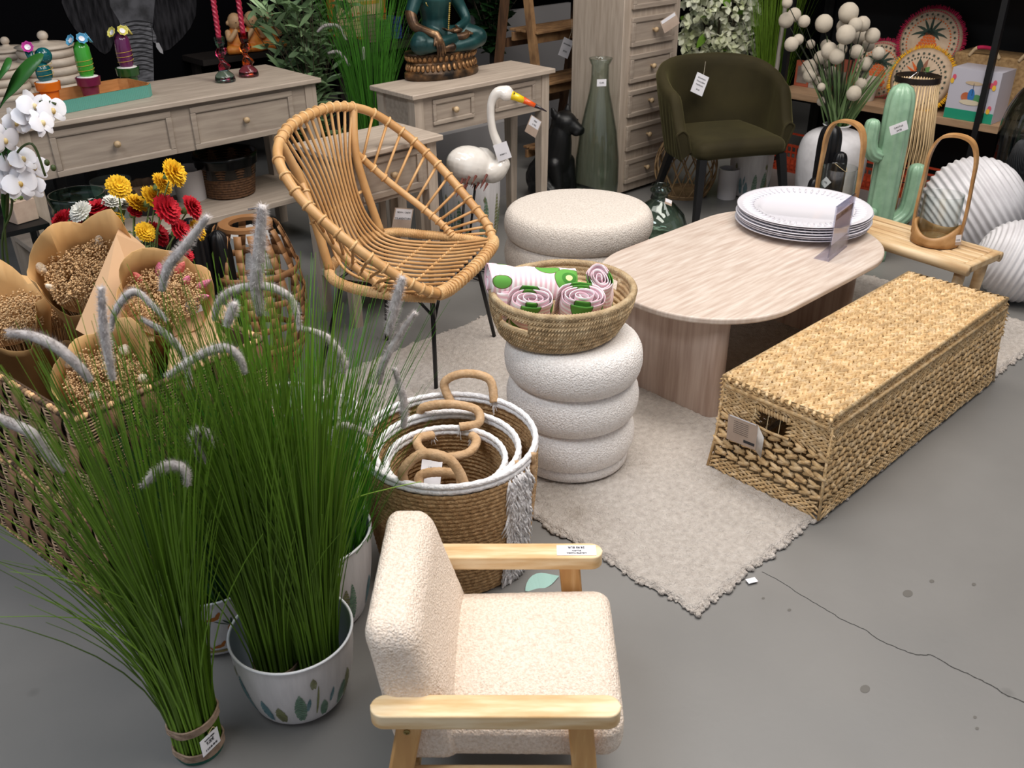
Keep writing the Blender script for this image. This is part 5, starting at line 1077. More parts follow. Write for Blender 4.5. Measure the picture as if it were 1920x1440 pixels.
for k in range(4): limb(b, [(.0, -.085 - .008 * k + .012, z + .09), (-.022, -.085 - .008 * k + .012, z + .094), (-.036, -.083 - .008 * k + .012, z + .101)], [.0058, .0054, .0045], 8)
limb(b, [(.035, -.095, z + .095), (.018, -.1, z + .112)], [.007, .005], 8); o = b.build('hand_in_lap', bzg, t); remesh(o, .0028, 2)
b = MB(); limb(b, [(-.01, -.09, z + .06), (.05, -.1, z + .06), (.075, -.1, z + .066)], [.017, .02, .017]); [b.ell((.094, -.118 + .011 * k, z + .072 + .002 * k), (.0085, .0058, .0068), 8) for k in range(5)]
limb(b, [(-.075, -.115, z + .022), (-.02, -.118, z + .024)], [.017, .02]); o = b.build('feet', bzg, t); remesh(o, .003, 2)
b = MB(); gm = mat('gold_trim', '8f7a3a', 'c4ab62', rough=.35, metal=.7, s=60)
for rr, zz in ((.052, .24), (.062, .225), (.07, .208)): b.tube([(rr * math.cos(a), .035 - .055 * 1.05 - .004 + .03 * abs(math.cos(a)), z + zz - .035 * math.sin(a)) for a in [PI * i / 16 for i in range(17)]], .0028, 6)
for i in range(14): b.ell((.028 - .002 * i * .5, -.045 + .0 * i, z + .2 - .0085 * i), (.006, .004, .0042), 6)
b.build('necklace', gm, t, smooth=180)
# egret figure
ew = mat('egret_glaze', 'cfc8be', 'ece8e2', rough=.15, s=6, coat=.5, c3='e0dad2'); ec = Vector((2.70, 3.055, 0)); t = thing('egret_figure', 'glazed white metal egret with yellow and orange beak behind the rattan chair', 'figure', ec)
e = lambda px, py, dy=0: on(px, py, 2.70, 3.055 + dy) - ec
b = MB(); c0 = e(882, 310); b.ell(c0, (.125, .085, .085), 24, 0, _r(20, 'Y')); limb(b, [c0 + Vector((.06, 0, -.005)), e(925, 322), e(943, 308)], [.075, .052, .034]); o = b.build('body', ew, t); remesh(o, .005, 4)
b = MB(); NP = [e(936, 322), e(941, 300), e(934, 272), e(924, 245), e(920, 215), e(922, 190), e(933, 174), e(950, 172)]; limb(b, NP, [.034, .026, .0205, .018, .017, .018, .024, .027]); b.ell(e(950, 176), (.036, .028, .03), 16); o = b.build('neck_and_head', ew, t); remesh(o, .004, 3)
for k, (a, c, ra, rb, m_) in enumerate((((958, 178), (982, 188), .019, .014, glz('beak_yellow', 'e3c21a')), ((980, 187), (1003, 198), .0143, .0095, glz('beak_orange', 'e2571c')), ((1001, 197), (1025, 209), .0098, .002, glz('beak_black', '241a22')))):
    b = MB(); b.tube([e(*a), e(*c)], [ra, rb], 12); b.build('beak', m_, t, smooth=180)
b = MB(); b.ell(e(957, 175) + Vector((0, -.024, .004)), (.004, .003, .004), 8); b.build('eye', blk, t, smooth=180)
b = MB()
for k in range(26): q = c0 + Vector((-.08 + U(-.05, .12), -.075 + U(-.01, .05), -.04 + U(-.03, .02))); b.tube([q, q + Vector((-.03, -.008, -.028))], [.007, .001], 5)
b.build('tail_feathers', glz('rust_feather', '6b3428', .4), t)
for dx, (fx, fy) in ((-.03, (858, 522)), (.03, (874, 508))):
    f = at(fx, fy, .006) - ec; b = MB(); b.tube([c0 + Vector((dx, 0, -.07)), f + Vector((0, 0, .004))], .0055, 8)
    for a in (-.5, -.15, .2, 2.9): d = Vector((math.cos(a - .5), math.sin(a - .5), 0)); b.tube([f + Vector((0, 0, .006)), f + d * .05 + Vector((0, 0, .012)), f + d * .10], [.005, .004, .003], 6)
    b.build('leg', blk, t, smooth=180)
hang_tag('white and grey tag hanging from the neck of the white egret', on(942, 284, 2.68, 3.03), (0, math.radians(-18), math.radians(-40)), .062, .075, (('EGRET 4', .008, -.012),), name='price_tag')
# black panther
pc_ = at(1036, 372, 0); t = thing('panther_statue', 'matt black seated panther statue beside the tall glass vase', 'statue', pc_, math.radians(10)); b = MB(); bm_ = mat('matt_black', '0d0d0e', rough=.42)
b.ell((0, .03, .1), (.10, .13, .11), 18); limb(b, [(0, .04, .12), (0, 0, .2), (0, -.03, .29), (0, -.04, .36)], [.105, .09, .07, .055])
for s in (-1, 1): limb(b, [(s * .05, -.05, .2), (s * .05, -.075, .1), (s * .05, -.08, .015)], [.04, .028, .026]); b.ell((s * .05, -.10, .015), (.028, .045, .018), 12); b.ell((s * .085, -.0, .06), (.04, .09, .06), 12); limb(b, [(s * .047 + .02, -.03, .445), (s * .058 + .02, -.025, .475)], [.022, .010], 10)
b.ell((.02, -.05, .405), (.062, .066, .056), 18); limb(b, [(.03, -.09, .39), (.045, -.13, .37)], [.04, .026]); b.ell((.03, -.12, .36), (.026, .025, .018), 12); [b.ell((.035 + s * .03, -.1, .415), (.008, .006, .006), 8) for s in (-1, 1)]; o = b.build('body', bm_, t); remesh(o, .006, 4); t.rotation_euler = (0, 0, math.radians(4)); t.scale = (1.12, 1.12, 1.08)
# tall glass vase
t = thing('glass_vase', 'very tall bottle shaped clear glass vase standing in front of the chest of drawers', 'vase', (3.835, 3.40, 0)); cg = thinglass('clear_glass', 'f3f8f5', '8d9d95')
Pz = [(0, .003), (.10, .004), (.117, .03), (.122, .12), (.118, .25), (.10, .40), (.075, .52), (.055, .61), (.047, .68), (.047, .745), (.06, .772), (.062, .78)]
b = MB(); b.lathe(Pz + [(r - .005, z_) for r, z_ in Pz[::-1][:-1]] + [(0, .012)], 48, rf=lambda a, i: 1 + .012 * math.sin(3 * a + i * .9)); b.build('shell', cg, t, smooth=180)
hg = hang_tag(None, (-.035, -.043, .665), (0, 0, math.radians(-36)), .05, .036, (('12,95', .012, 0),), parent=t, name='sticker')
# demijohn behind the pouf
q = Vector((3.42, 2.86, 0)); q = at(1232, 452, 0); t = thing('glass_demijohn', 'squat clear green glass demijohn on the floor between pouf and coffee table', 'vase', q)
Pz = [(0, .003), (.10, .003), (.135, .03), (.145, .08), (.125, .14), (.08, .19), (.045, .215), (.036, .235), (.04, .25), (.052, .262), (.052, .272), (.04, .282), (.045, .292)]
b = MB(); b.lathe(Pz + [(r - .005, z_) for r, z_ in Pz[::-1][:-1]] + [(0, .01)], 48); b.build('shell', thinglass('pale_green_glass', 'e6f0ea', '6d8177'), t, smooth=180)
hang_tag('small white and brown tag tied to the neck of the squat glass demijohn', q + Vector((-.05, -.09, .235)), (math.radians(-40), math.radians(25), math.radians(-30)), .04, .03, (), kraft=.4)
# ladder shelf
lw = mat('rustic_wood', '7b5a3e', 'a88058', rough=.65, s=6, st=(2, 5, 2), c3='93704c', det=6); lwd = mat('rustic_wood_dark', '4a3526', '6b4c34', rough=.65, s=6, st=(5, 5, 1))
xl, xr = 3.42, 3.86; t = thing('ladder_shelf', 'rustic wooden ladder shelf with slatted steps and a white tag between plants and chest', 'ladder shelf', (0, 0, 0))
FY = lambda z: 3.93 + .17 * z; BY = lambda z: 4.42 - .17 * z
xl = ony(992, 60, FY(.95)).x; xr = ony(1118, 45, FY(.95)).x - .03
for x in (xl, xr):
    b = MB(); b.beam((x, FY(0), 0), (x, FY(1.5), 1.5), .03, .05, (0, 1, 0)); b.build('leg', lw, t); b = MB(); b.beam((x + (.04 if x == xr else -.04), BY(0), 0), (x + (.04 if x == xr else -.04), BY(1.5), 1.5), .03, .05, (0, 1, 0)); b.build('leg', lwd, t)
for (px, py) in ((1060, 52), (1060, 150), (1100, 268), (1010, -30)):
    z = .9
    for _ in range(8): z = ony(px, py, FY(z) - .05).z
    y0 = FY(z) - .05; b = MB()
    for k in range(5): b.box(xl + .0, y0 + k * .05, z - .014, xr + .04, y0 + k * .05 + .036, z)
    b.box(xl - .0, y0 + .03, z - .07, xr + .03, y0 + .05, z - .02); b.box(xl, y0 + .2, z - .07, xr + .03, y0 + .22, z - .02); b.build('step', lw, t, bevel=.002)
b = MB(); b.box(xl, BY(.75) - .01, .72, xr, BY(.75) + .01, .77); b.build('cross_bar', lwd, t); b = MB(); b.box(xl, BY(.35) - .01, .33, xr, BY(.35) + .01, .38); b.build('cross_bar', lwd, t)
hang_tag('white tag hanging by a string from the upper step of the ladder shelf', ony(1061, 90, FY(.9) - .07), (0, math.radians(24), math.radians(-10)), .075, .105, (('ESTANTERIA', .010, .02), ('39,95', .014, -.02)), string=[(0, 0, .06), (.0, 0, .10), (-.03, 0, .16)])
hang_tag('brown tag with white label hanging under the smaller console table', ony(1000, 237, 3.27), (0, math.radians(32), 0), .085, .085, (('MESA', .01, .025), ('C-1032', .01, .008)), kraft=.45)
hang_tag('grey tag with white label hanging on the side table slats behind the rattan chair', ony(755, 410, 2.93), (0, math.radians(16), 0), .095, .085, (('MESITA 1 CAJON', .009, .025), ('TX-AVENTURA', .012, .0)), kraft=.45)
hang_tag('small brown tag on the leg of the smaller console table', ony(1010, 190, 3.28) + Vector((.0, -.01, -.35)), (0, math.radians(-10), 0), .03, .04, (), kraft=1.) if False else None
# pots under the console and behind the ladder
pot('tall cactus print pot standing under the smaller console table behind the egret', 2.93, 3.42, .12, .145, .36, 'cactus', seed=12)
tp = mat('rough_white_plaster', 'b5b2ae', 'cfcdca', rough=.85, s=12, bump=.9, bs=22); t = thing('plaster_planter', 'rough white plaster planter standing behind the ladder shelf and table leg', 'planter', (3.43, 4.19, 0)); b = MB(); b.lathe([(0, 0), (.19, 0), (.2, .04), (.21, .25), (.20, .46), (.185, .5), (.17, .5), (.17, .1), (0, .1)], 48, rf=lambda a, i: 1 + .01 * math.sin(7 * a + i)); b.build('shell', tp, t, smooth=180)
t = thing('white_board', 'pale grey panel leaning behind the ladder shelf and the leafy plant', 'panel', (ony(1000, 100, 5.0).x, 5.0, 0)); b = MB(); b.box(-.62, 0, .0, .38, .03, .80); b.build('board', mat('pale_panel', '8f8c8c', rough=.7), t)
t = thing('white_board', 'pale grey low panel standing behind the smaller console table', 'panel', (ony(880, 270, 3.86).x, 3.86, 0)); b = MB(); b.box(-.3, 0, .0, .30, .05, .42); b.build('board', mat('pale_panel', '8f8c8c', rough=.7), t)
# leafy plants
def bush(name, label, c, z0, n_st, spread, h, leaf, m, per=14, lw_=.012, ll=.07, bend=.2, seed=0, lean=(0, 0), stemc=None, potm=None, potr=.12, poth=.2, lowstart=.25):
    t = thing(name, label, 'plant', c); b = MB(); sb_ = MB(); rn = random.Random(seed)
    for k in range(n_st):
        a = rn.uniform(0, 2 * PI); sp = spread * rn.uniform(.15, 1); hh = h * rn.uniform(.6, 1.05); P = spline([(0, 0, z0), (sp * .35 * math.cos(a), sp * .35 * math.sin(a), z0 + hh * .5), (sp * math.cos(a) + lean[0], sp * math.sin(a) + lean[1], z0 + hh)], 8); sb_.tube(P, [.004 * (1 - .7 * i / len(P)) for i in range(len(P))], 4)
        for j in range(per):
            u = lowstart + (1 - lowstart) * rn.random(); p = P[min(len(P) - 1, int(u * len(P)))]; aa = rn.uniform(0, 2 * PI); d = Vector((math.cos(aa), math.sin(aa), rn.uniform(.1, 1.3))); L_ = ll * rn.uniform(.7, 1.25)
            if leaf == 'heart': wv = [.2, .95, 1, .75, .4, .02]
            else: wv = [.15, .7, 1, .85, .5, .02]
            dd = d.normalized(); Q = [p + dd * L_ * i / 5 + Vector((0, 0, -bend * L_ * (i / 5) ** 2)) for i in range(6)]; b.blade(Q, [w__ * lw_ for w__ in wv], side=(rn.uniform(-1, 1), rn.uniform(-1, 1), rn.uniform(-.3, .3)))
    b.build('leaves', m, t, smooth=0); sb_.build('stems', stemc or mat('bark', '4a4234', rough=.8), t, smooth=180)
    b = MB(); b.lathe([(0, 0), (potr * .8, 0), (potr, poth), (potr - .01, poth), (0, poth - .03)], 30); b.build('pot', potm or mat('dark_pot', '141c1a', rough=.4), t, smooth=40); return t
olv = island(mat('olive_leaf', '4d7042', '9ab586', rough=.45, s=4), None, .5); fic = island(mat('ficus_leaf', '16301a', '24451f', rough=.4, s=4), None, .5)
bush('olive_plant', 'bushy artificial olive plant with narrow grey green leaves between the two console tables', (ony(572, 80, 4.66).x, 4.66, 0), .2, 34, .36, 1.2, 'l', olv, 32, .0125, .125, .15, 3, (-.02, 0), poth=.22, lowstart=.12)
bush('low_green_plant', 'low dark green leafy plant on the floor behind the side table', (2.35, 3.72, 0), .15, 16, .22, .42, 'l', olv, 16, .010, .09, .2, 8, poth=.16)
t = thing('tall_grass', 'tall bright green artificial grass behind the statue console', 'artificial grass', (3.02, 4.35, 0)); b = MB(); blades(b, 250, (0, 0), .10, .2, 1.25, .36, .45, .0022, pw=2.2, tube=False); b.build('leaves', island(mat('grass_mid', '35701a', rough=.5), '3f7a1f', .5), t, smooth=0); b = MB(); b.lathe([(0, 0), (.12, 0), (.14, .2), (.13, .2), (0, .18)], 30); b.build('pot', mat('dark_pot', '141c1a', rough=.4), t)
for P in (((595, 60), (610, 48), (635, 50), (648, 75)), ((615, 100), (635, 98), (655, 122)), ((682, 88), (682, 112))): plume(t, [on(x, y, 3.0, 4.3) for x, y in P], None, .011)
t = bush('ficus_plant', 'dark ficus plant with broad leaves behind the seated statue and the ladder', (ony(922, 60, 4.7).x, 4.7, 0), .62, 30, .50, .85, 'heart', fic, 24, .034, .10, .35, 5, poth=.25, lowstart=.0); b = MB(); b.tube([(0, 0, .2), (.01, 0, .6), (0, 0, .85)], [.028, .024, .018], 10); b.build('trunk', mat('dark_bark', '15120f', rough=.8), t)
# baby monk figurines on a board
bd = mat('dark_board', '1d1714', rough=.6); mp = ony(490, 92, 5.15); t = thing('wall_shelf', 'dark wooden display shelf behind the olive plant carrying orange robed figurines', 'shelf', (mp.x, 5.15, 0)); b = MB(); b.box(-.42, -.10, mp.z - .03, .62, .22, mp.z); b.build('board', bd, t)
for x in (-.38, .58): b = MB(); b.box(x, .1, 0, x + .04, .14, mp.z - .03); b.build('post', bd, t)
mskin = mat('figurine_skin', 'b58e66', 'c9a27a', rough=.45, s=20); mrobe = mat('figurine_robe', 'c96a1f', 'd98a3a', rough=.5, s=30); mf = []
for k, (px, lab) in enumerate(((445, 'baby monk figurine in an orange robe, left one beside the red candle'), (476, 'baby monk figurine in an orange robe, middle one covering its face'), (506, 'baby monk figurine in an orange robe, right one partly behind the olive leaves'))):
    q = ony(px, 88, 5.13); t = thing('monk_figurine', lab, 'figurine', (q.x, 5.13, mp.z + .001), 0, 'three baby monk figurines'); b = MB(); b.ell((0, -.01, .15), (.036, .038, .042), 18); b.ell((-.037, 0, .145), (.008, .008, .012), 8); b.ell((.037, 0, .145), (.008, .008, .012), 8)
    limb(b, [(-.04, 0, .1), (-.05, -.03, .07), (-.02, -.045, .11)], [.016, .014, .012], 10); limb(b, [(.04, 0, .1), (.05, -.03, .07), (.02, -.045, .11 + .02 * (k - 1))], [.016, .014, .012], 10); b.ell((0, -.042, .142), (.006, .006, .006), 8); o = b.build('skin', mskin, t); remesh(o, .0035, 2)
    b = MB(); limb(b, [(0, 0, .03), (0, 0, .07), (0, 0, .1)], [.05, .043, .032]); limb(b, [(-.02, -.02, .02), (-.06, -.035, .022), (0, -.055, .018)], [.024, .022, .018]); limb(b, [(.02, -.02, .02), (.06, -.035, .022), (0, -.055, .018)], [.024, .022, .018]); o = b.build('robe', mrobe, t); remesh(o, .004, 3); b = MB(); b.ell((-.014, -.048, .15), (.004, .003, .0018), 6); b.ell((.014, -.048, .15), (.004, .003, .0018), 6); b.ell((0, -.048, .130), (.006, .003, .0015), 6); b.build('face', mat('brown_line', '4a2c18', rough=.6), t); t.scale = (1.12,) * 3
# orange poster in a wire basket
t = thing('orange_sign', 'orange framed board printed with the word VIBES behind the tall grass', 'sign', (0, 5.2, 0)); a, c = ony(622, 60, 5.2), ony(720, -30, 5.2); zb = ony(670, 75, 5.2).z; b = MB(); b.box(a.x, 0, zb, c.x, .03, zb + .5); b.build('board', mat('orange_board', 'b8501c', rough=.6), t); b = MB(); b.box(a.x + .04, -.004, zb + .02, c.x - .03, .001, zb + .48); b.build('poster', mat('poster_cream', 'b9a878', 'c9a08a', rough=.7, s=6, st=(1, 1, 5)), t)
text('print', 'VIBES', .075, mat('poster_red', 'a8432c', rough=.7), t, Matrix.Translation(((a.x + c.x) / 2, -.006, ony(668, 33, 5.2).z)) @ _r(90, 'X'))
for i in range(4): b = MB(); zz = ony(668, 33, 5.2).z + .07 + i * .045; b.box(a.x + .06, -.006, zz, c.x - .05, -.004, zz + .02); b.build('stripe', mat('poster_ochre', 'b8842c', rough=.7), t)
t = thing('wire_basket', 'chrome wire mesh basket in front of the orange VIBES board', 'basket', (0, 5.1, 0)); b = MB(); x0, x1, z0, z1 = ony(590, 70, 5.1).x, ony(765, 40, 5.1).x, ony(680, 85, 5.1).z, ony(680, 85, 5.1).z + .17
for i in range(20): x = x0 + (x1 - x0) * i / 19; b.tube([(x, .0, z0), (x, 0, z1)], .0015, 4)
for i in range(8): z = z0 + (z1 - z0) * i / 7; b.tube([(x0, 0, z), (x1, 0, z)], .0015 if i not in (0, 7) else .003, 4)
for i in range(8): z = z0 + (z1 - z0) * i / 7; b.tube([(x1, 0, z), (x1, .3, z)], .0015, 4); b.tube([(x0, 0, z), (x0, .3, z)], .0015, 4)
b.build('mesh', mat('chrome', 'c8c8cc', rough=.2, metal=1), t); 
t2 = thing('display_rack', 'dark rack holding the wire basket behind the tall grass', 'rack', ((x0 + x1) / 2, 5.25, 0)); b = MB(); b.box(-.5, -.16, z0 - .05, .5, .16, z0 - .005); b.build('shelf', bd, t2)
for x in (-.48, .44): b = MB(); b.box(x, -.02, 0, x + .04, .02, z0 - .05); b.build('post', bd, t2)
for k, (xx, c_, hh) in enumerate(((.60, '8a4a6a', .16), (.75, '3f6a3a', .12), (.88, '23357a', .13))):
    b = MB(); X = x0 + (x1 - x0) * xx; b.box(X, 0, 0, X + .06, .12, hh); o = b.build('carton', mat('carton_' + c_, c_, rough=.5), None, (0, 5.14, z0 + .002)); tag(o, ('plum', 'green', 'dark blue')[k] + ' carton standing in the wire basket behind the statue', 'carton')
# ---------------------------------------------------------------- right side: pots under the chair, vase, cactus, lanterns, shelf
wk = mat('willow', '8a6c4a', 'a98a62', rough=.6, s=20)
t = thing('willow_lantern', 'round open willow lantern of crossing canes on the floor behind the velvet armchair legs', 'lantern', at(1290, 383, 0) + Vector((.13, .13, 0))); b = MB(); Rw = lambda z: .05 + .125 * math.sin(PI * min(1, (z + .06) / .44)) ** .7
for k in range(16):
    for s in (-1, 1): a0 = 2 * PI * k / 16; b.tube([(Rw(z) * math.cos(a0 + s * 2.6 * z), Rw(z) * math.sin(a0 + s * 2.6 * z), z) for z in [.36 * i / 16 for i in range(17)]], .0042, 5)
for z in (.004, .012, .02, .355, .36): b.tube([(Rw(z) * math.cos(2 * PI * i / 40), Rw(z) * math.sin(2 * PI * i / 40), z) for i in range(40)], .005, 5, closed=True)
b.build('canes', wk, t, smooth=180); b = MB(); b.lathe([(0, .01), (.10, .01), (.10, .018), (0, .018)], 30); b.build('bottom', wk, t)
simple_pot('plain white cylinder pot on the floor behind the velvet armchair', at(1352, 374, 0) + Vector((.05, 0, 0)), .052, .058, .17, glz('white_glaze', 'cfcbcd', .35))
pot('white cactus print pot on the floor behind the right legs of the velvet armchair', *(at(1408, 378, 0) + Vector((.12, .10, 0))).xy, .105, .12, .25, 'cactus', seed=21)
t = thing('ceramic_disc', 'small round white ceramic disc hanging on a cord in front of the cactus print pot', 'ornament', at(1405, 348, .06)); b = MB(); b.lathe([(0, 0), (.034, 0), (.036, .004), (.03, .009), (.006, .010), (0, .012)], 28, M=_r(-40, 'Z') @ _r(70, 'X')); b.build('disc', glz('white_glaze', 'cfcbcd', .35), t); b = MB(); b.tube(spline([(-.008, 0, .03), (-.012, 0, .06), (.008, .01, .075), (.02, .02, .05)], 6), .002, 5); b.build('cord', cott, t)
# white blossom bush, grass, pole
blp = island(mat('pale_blossom', 'd9e0b6', 'f8f8e6', rough=.7, s=8, sub=.1), None, .3); lim = mat('lime_leaf', '5f8a24', '7ba83a', rough=.5, s=5)
fb = Vector((*ony(1345, 80, 4.0).xy, 0)); t = thing('blossom_bush', 'large bunch of pale green white artificial blossoms behind the velvet armchair', 'flowers', fb); b = MB(); b2 = MB(); sb = MB()
for k in range(640):
    a = U(0, 2 * PI); r = .30 * math.sqrt(rnd.random()); z = U(.38, 1.35) ; q = Vector((r * math.cos(a), r * math.sin(a) * .8, z))
    if rnd.random() < .12: leafp(b2, q, (U(-1, 1), U(-1, 1), U(-.3, .8)), .09, .026)
    for j in range(5): leafp(b, q, (math.cos(j * 1.26 + k) + U(-.3, .3), U(-.8, .2), math.sin(j * 1.26 + k) + U(-.3, .3)), U(.04, .06), .02, bend=.1, n=4)
for k in range(20): a = U(0, 6.28); sb.tube(spline([(0, 0, .2), (.08 * math.cos(a), .08 * math.sin(a), .6), (.26 * math.cos(a), .2 * math.sin(a), 1.2)], 6), .004, 4)
b.build('blossoms', blp, t, smooth=0); b2.build('leaves', lim, t, smooth=0); sb.build('stems', mat('bark', '4a4234'), t); b = MB(); b.lathe([(0, 0), (.12, 0), (.14, .25), (.13, .25), (0, .2)], 30); b.build('pot', mat('dark_pot', '141c1a'), t)
gq = Vector((*ony(1452, 100, 3.55).xy, 0)); t = thing('tall_grass', 'thin green artificial grass with pale ears right of the blossom bush', 'artificial grass', gq); b = MB(); blades(b, 230, (0, 0), .11, .15, 1.15, .28, .5, .0018, pw=1.8, tube=False); b.build('leaves', gr1, t, smooth=0); b = MB(); b.lathe([(0, 0), (.12, 0), (.13, .2), (0, .18)], 30); b.build('pot', mat('dark_pot', '141c1a'), t)
wp_ = thing('white_pole', 'slim cream wooden pole standing in the grass behind the velvet armchair', 'pole', (0, 0, 0)); b = MB(); q0 = Vector((gq.x - .12, gq.y - .10, 0)); b.tube([q0 , q0 + Vector((.03, 0, 1.5))], .014, 8); b.build('pole', glz('cream_paint', 'b8aea4', .5), wp_)
# white vase with pompom stems
vq = Vector((4.60, 2.42, 0)); t = thing('white_vase', 'big matt white shouldered vase behind the plates holding the pompom stems', 'vase', vq); wv = mat('white_plaster', 'c3c1c3', 'd5d3d5', rough=.6, s=14, bump=.15, bs=60); b = MB()
Pz = [(0, 0), (.12, 0), (.15, .04), (.168, .14), (.178, .26), (.175, .34), (.155, .40), (.11, .435), (.068, .445), (.062, .462), (.072, .47), (.062, .472), (.055, .455), (.05, .4), (0, .3)]; b.lathe(spline([(r, z, 0) for r, z in Pz], 3) and [(p.x if p.x > 0 else 0, p.y) for p in spline([(r, z, 0) for r, z in Pz], 3)], 56); b.build('shell', wv, t, smooth=180)
pom = mat('pompom', 'c9bca8', 'e3d8c6', rough=1, s=60, bump=.6, bs=140); ts = thing('pompom_stems', 'bunch of cream fluffy ball flowers on thin green stems standing in the white vase', 'flowers', vq + Vector((0, 0, .30))); base = Vector((0, 0, 0)); sb = MB(); lb_ = MB()
pm = None
for px, py, r in ((1476, 5, 9), (1489, 28, 12), (1474, 38, 13), (1508, 40, 10), (1545, 44, 15), (1591, 24, 17), (1484, 83, 12), (1520, 83, 8), (1497, 74, 9), (1549, 85, 10), (1585, 50, 15), (1586, 65, 16), (1604, 47, 12), (1617, 45, 13), (1610, 68, 14), (1636, 67, 13), (1628, 85, 11), (1647, 100, 11), (1555, 95, 14), (1578, 92, 10), (1569, 106, 13), (1539, 108, 12), (1517, 127, 14), (1518, 142, 12), (1546, 120, 8), (1606, 97, 12), (1624, 120, 12), (1543, 144, 11), (1540, 163, 7), (1556, 155, 8), (1614, 158, 11), (1601, 175, 13), (1540, 190, 8), (1561, 197, 8), (1620, 140, 9), (1560, 135, 10), (1532, 152, 8)):
    q = on(px, py, vq.x + U(-.12, .12), vq.y + U(-.12, .12)) - ts.location
    if pm is None: b = MB(); b.ell((0, 0, 0), (1, 1, 1), 20); [b.v.__setitem__(i, tuple(Vector(v) * (1 + .05 * noise.noise(Vector(v) * 7)))) for i, v in enumerate(b.v)]; pm = b.build('pompom', pom, ts, smooth=180); o = pm
    else: o = pm.copy(); C.objects.link(o); o.parent = ts
    o.location = q; s = r / 372 * 1.08; o.scale = (s, s, s); sb.tube(spline([(U(-.03, .03), U(-.03, .03), -.05), (q.x * .25, q.y * .25, q.z * .45), q], 5), .0021, 4)
for k in range(80): a = U(0, 6.28); sp = U(.05, .30); leafp(lb_, (U(-.03, .03), U(-.03, .03), .10), (math.cos(a) * sp, math.sin(a) * sp, .55), U(.25, .60), .006, bend=.12, n=7)
sb.build('stems', mat('dark_stem', '2b3022', rough=.6), ts, smooth=180); lb_.build('leaves', mat('sage_leaf', '5a7446', '748d5c', rough=.5, s=8), ts, smooth=0)
# black and mint ceramic cacti
q = Vector((4.12, 2.19, 0)); blob_cactus('ceramic_cactus', 'matt black ceramic cactus with three columns beside the white vase', q, [([(0, 0, 0), (0, 0, .3), (0, 0, .575)], .058), ([(-.03, -.075, 0), (-.035, -.085, .3), (-.035, -.085, .475)], .035), ([(-.11, -.02, 0), (-.125, -.03, .2), (-.125, -.03, .36)], .040)], bg)
b = MB(); b.tube(spline([(.0, -.07, .47), (-.04, -.13, .40), (-.09, -.09, .44)], 5), .0015, 4); o = b.build('string', hyd, None); o.location = q; tag(o, 'thin beige string looped round the black ceramic cactus by the white vase', 'string')
hang_tag('white diamond shaped tag hanging on the black ceramic cactus by the white vase', on(1548, 342, 4.02, 2.10), (0, math.radians(45), math.radians(-42)), .038, .038, (('8,95', .01, 0),))
q = Vector((4.13, 1.89, 0)); T0 = lambda px, py, d=0: on(px, py, q.x + d, q.y) - q
blob_cactus('ceramic_cactus', 'tall mint green ribbed ceramic cactus with three arms standing behind the wooden bench', q, [([(0, 0, 0), (0, 0, .25), (.0, 0, .5), (0, 0, .80)], .066), ([(-.05, .03, .50), (-.085, .05, .52), (-.10, .06, .57), (-.10, .06, .665)], .034), ([(.03, -.04, .17), (.085, -.085, .23), (.095, -.095, .33), (.095, -.095, .455)], .042), ([(-.05, .0, .16), (-.09, .0, .2), (-.095, .0, .27)], .032)], bgc)
hang_tag('white tag hanging on the tall mint green ceramic cactus', on(1685, 240, 4.02, 1.80), (0, math.radians(-22), math.radians(-45)), .075, .04, (('CACTUS', .010, .005), ('24,95', .010, -.01)))
# bamboo stick lamp
q = Vector((4.62, 2.05, 0)); t = thing('stick_lamp', 'tall lamp shade of thin bamboo sticks with a dark ring behind the mint cactus', 'lamp', q); b = MB(); stk = island(mat('bamboo_stick', 'c4a77a', 'd8bd92', rough=.5, s=12), None, .3)
for k in range(46): a = 2 * PI * k / 46; b.tube([(.10 * math.cos(a), .10 * math.sin(a), .74), (.125 * math.cos(a + .05), .125 * math.sin(a + .05), .45), (.13 * math.cos(a), .13 * math.sin(a), .25), (.085 * math.cos(a - .05), .085 * math.sin(a - .05), .0)], .0032, 5)
b.build('sticks', stk, t, smooth=180)
for z, r, h in ((.735, .102, .028), (.27, .127, .006), (.004, .082, .02)): b = MB(); b.lathe([(r, z), (r + .003, z), (r + .003, z + h), (r, z + h), (r, z)], 48); b.build('ring', mat('dark_metal', '3a3330', rough=.35, metal=.7), t, smooth=30)
b = MB(); b.tube(spline([(-.10, 0, .76), (-.06, -.02, .79), (-.02, 0, .765)], 6), .002, 5); b.tube(spline([(.08, 0, .76), (.05, 0, .79), (.02, -.02, .78)], 6), .002, 5); b.build('chain', mat('chrome', 'c8c8cc'), t)
# bench with two lanterns
bw = mat('bench_wood', 'b9946a', 'dcc29c', rough=.5, s=5, st=(1, 6, 6), c3='cdae83', det=6, fac=(.3, .7)); bz_ = .35
P1, P2, P3, P4 = at(1636, 402, bz_), at(1880, 472, bz_), at(1836, 511, bz_), at(1632, 462, bz_)
xa = (P2 - P1).normalized(); ang = math.atan2(xa.y, xa.x); ln = 1.0; t = thing('wooden_bench', 'low pale wooden slatted bench carrying the two glass lanterns', 'bench', (P2.x, P2.y, 0), ang + PI)
wd_ = .24; b = MB(); b.box(.0, 0, bz_ - .035, .03, wd_, bz_); b.build('end_rail', bw, t, bevel=.008); b = MB(); b.box(.66, 0, bz_ - .035, .69, wd_, bz_); b.build('end_rail', bw, t, bevel=.008)
for k in range(6): b = MB(); y = .005 + k * .040; b.box(.03, y, bz_ - .022, .66, y + .032, bz_ - .003 + (.003 if k in (0, 5) else 0)); b.build('slat', bw, t, bevel=.006)
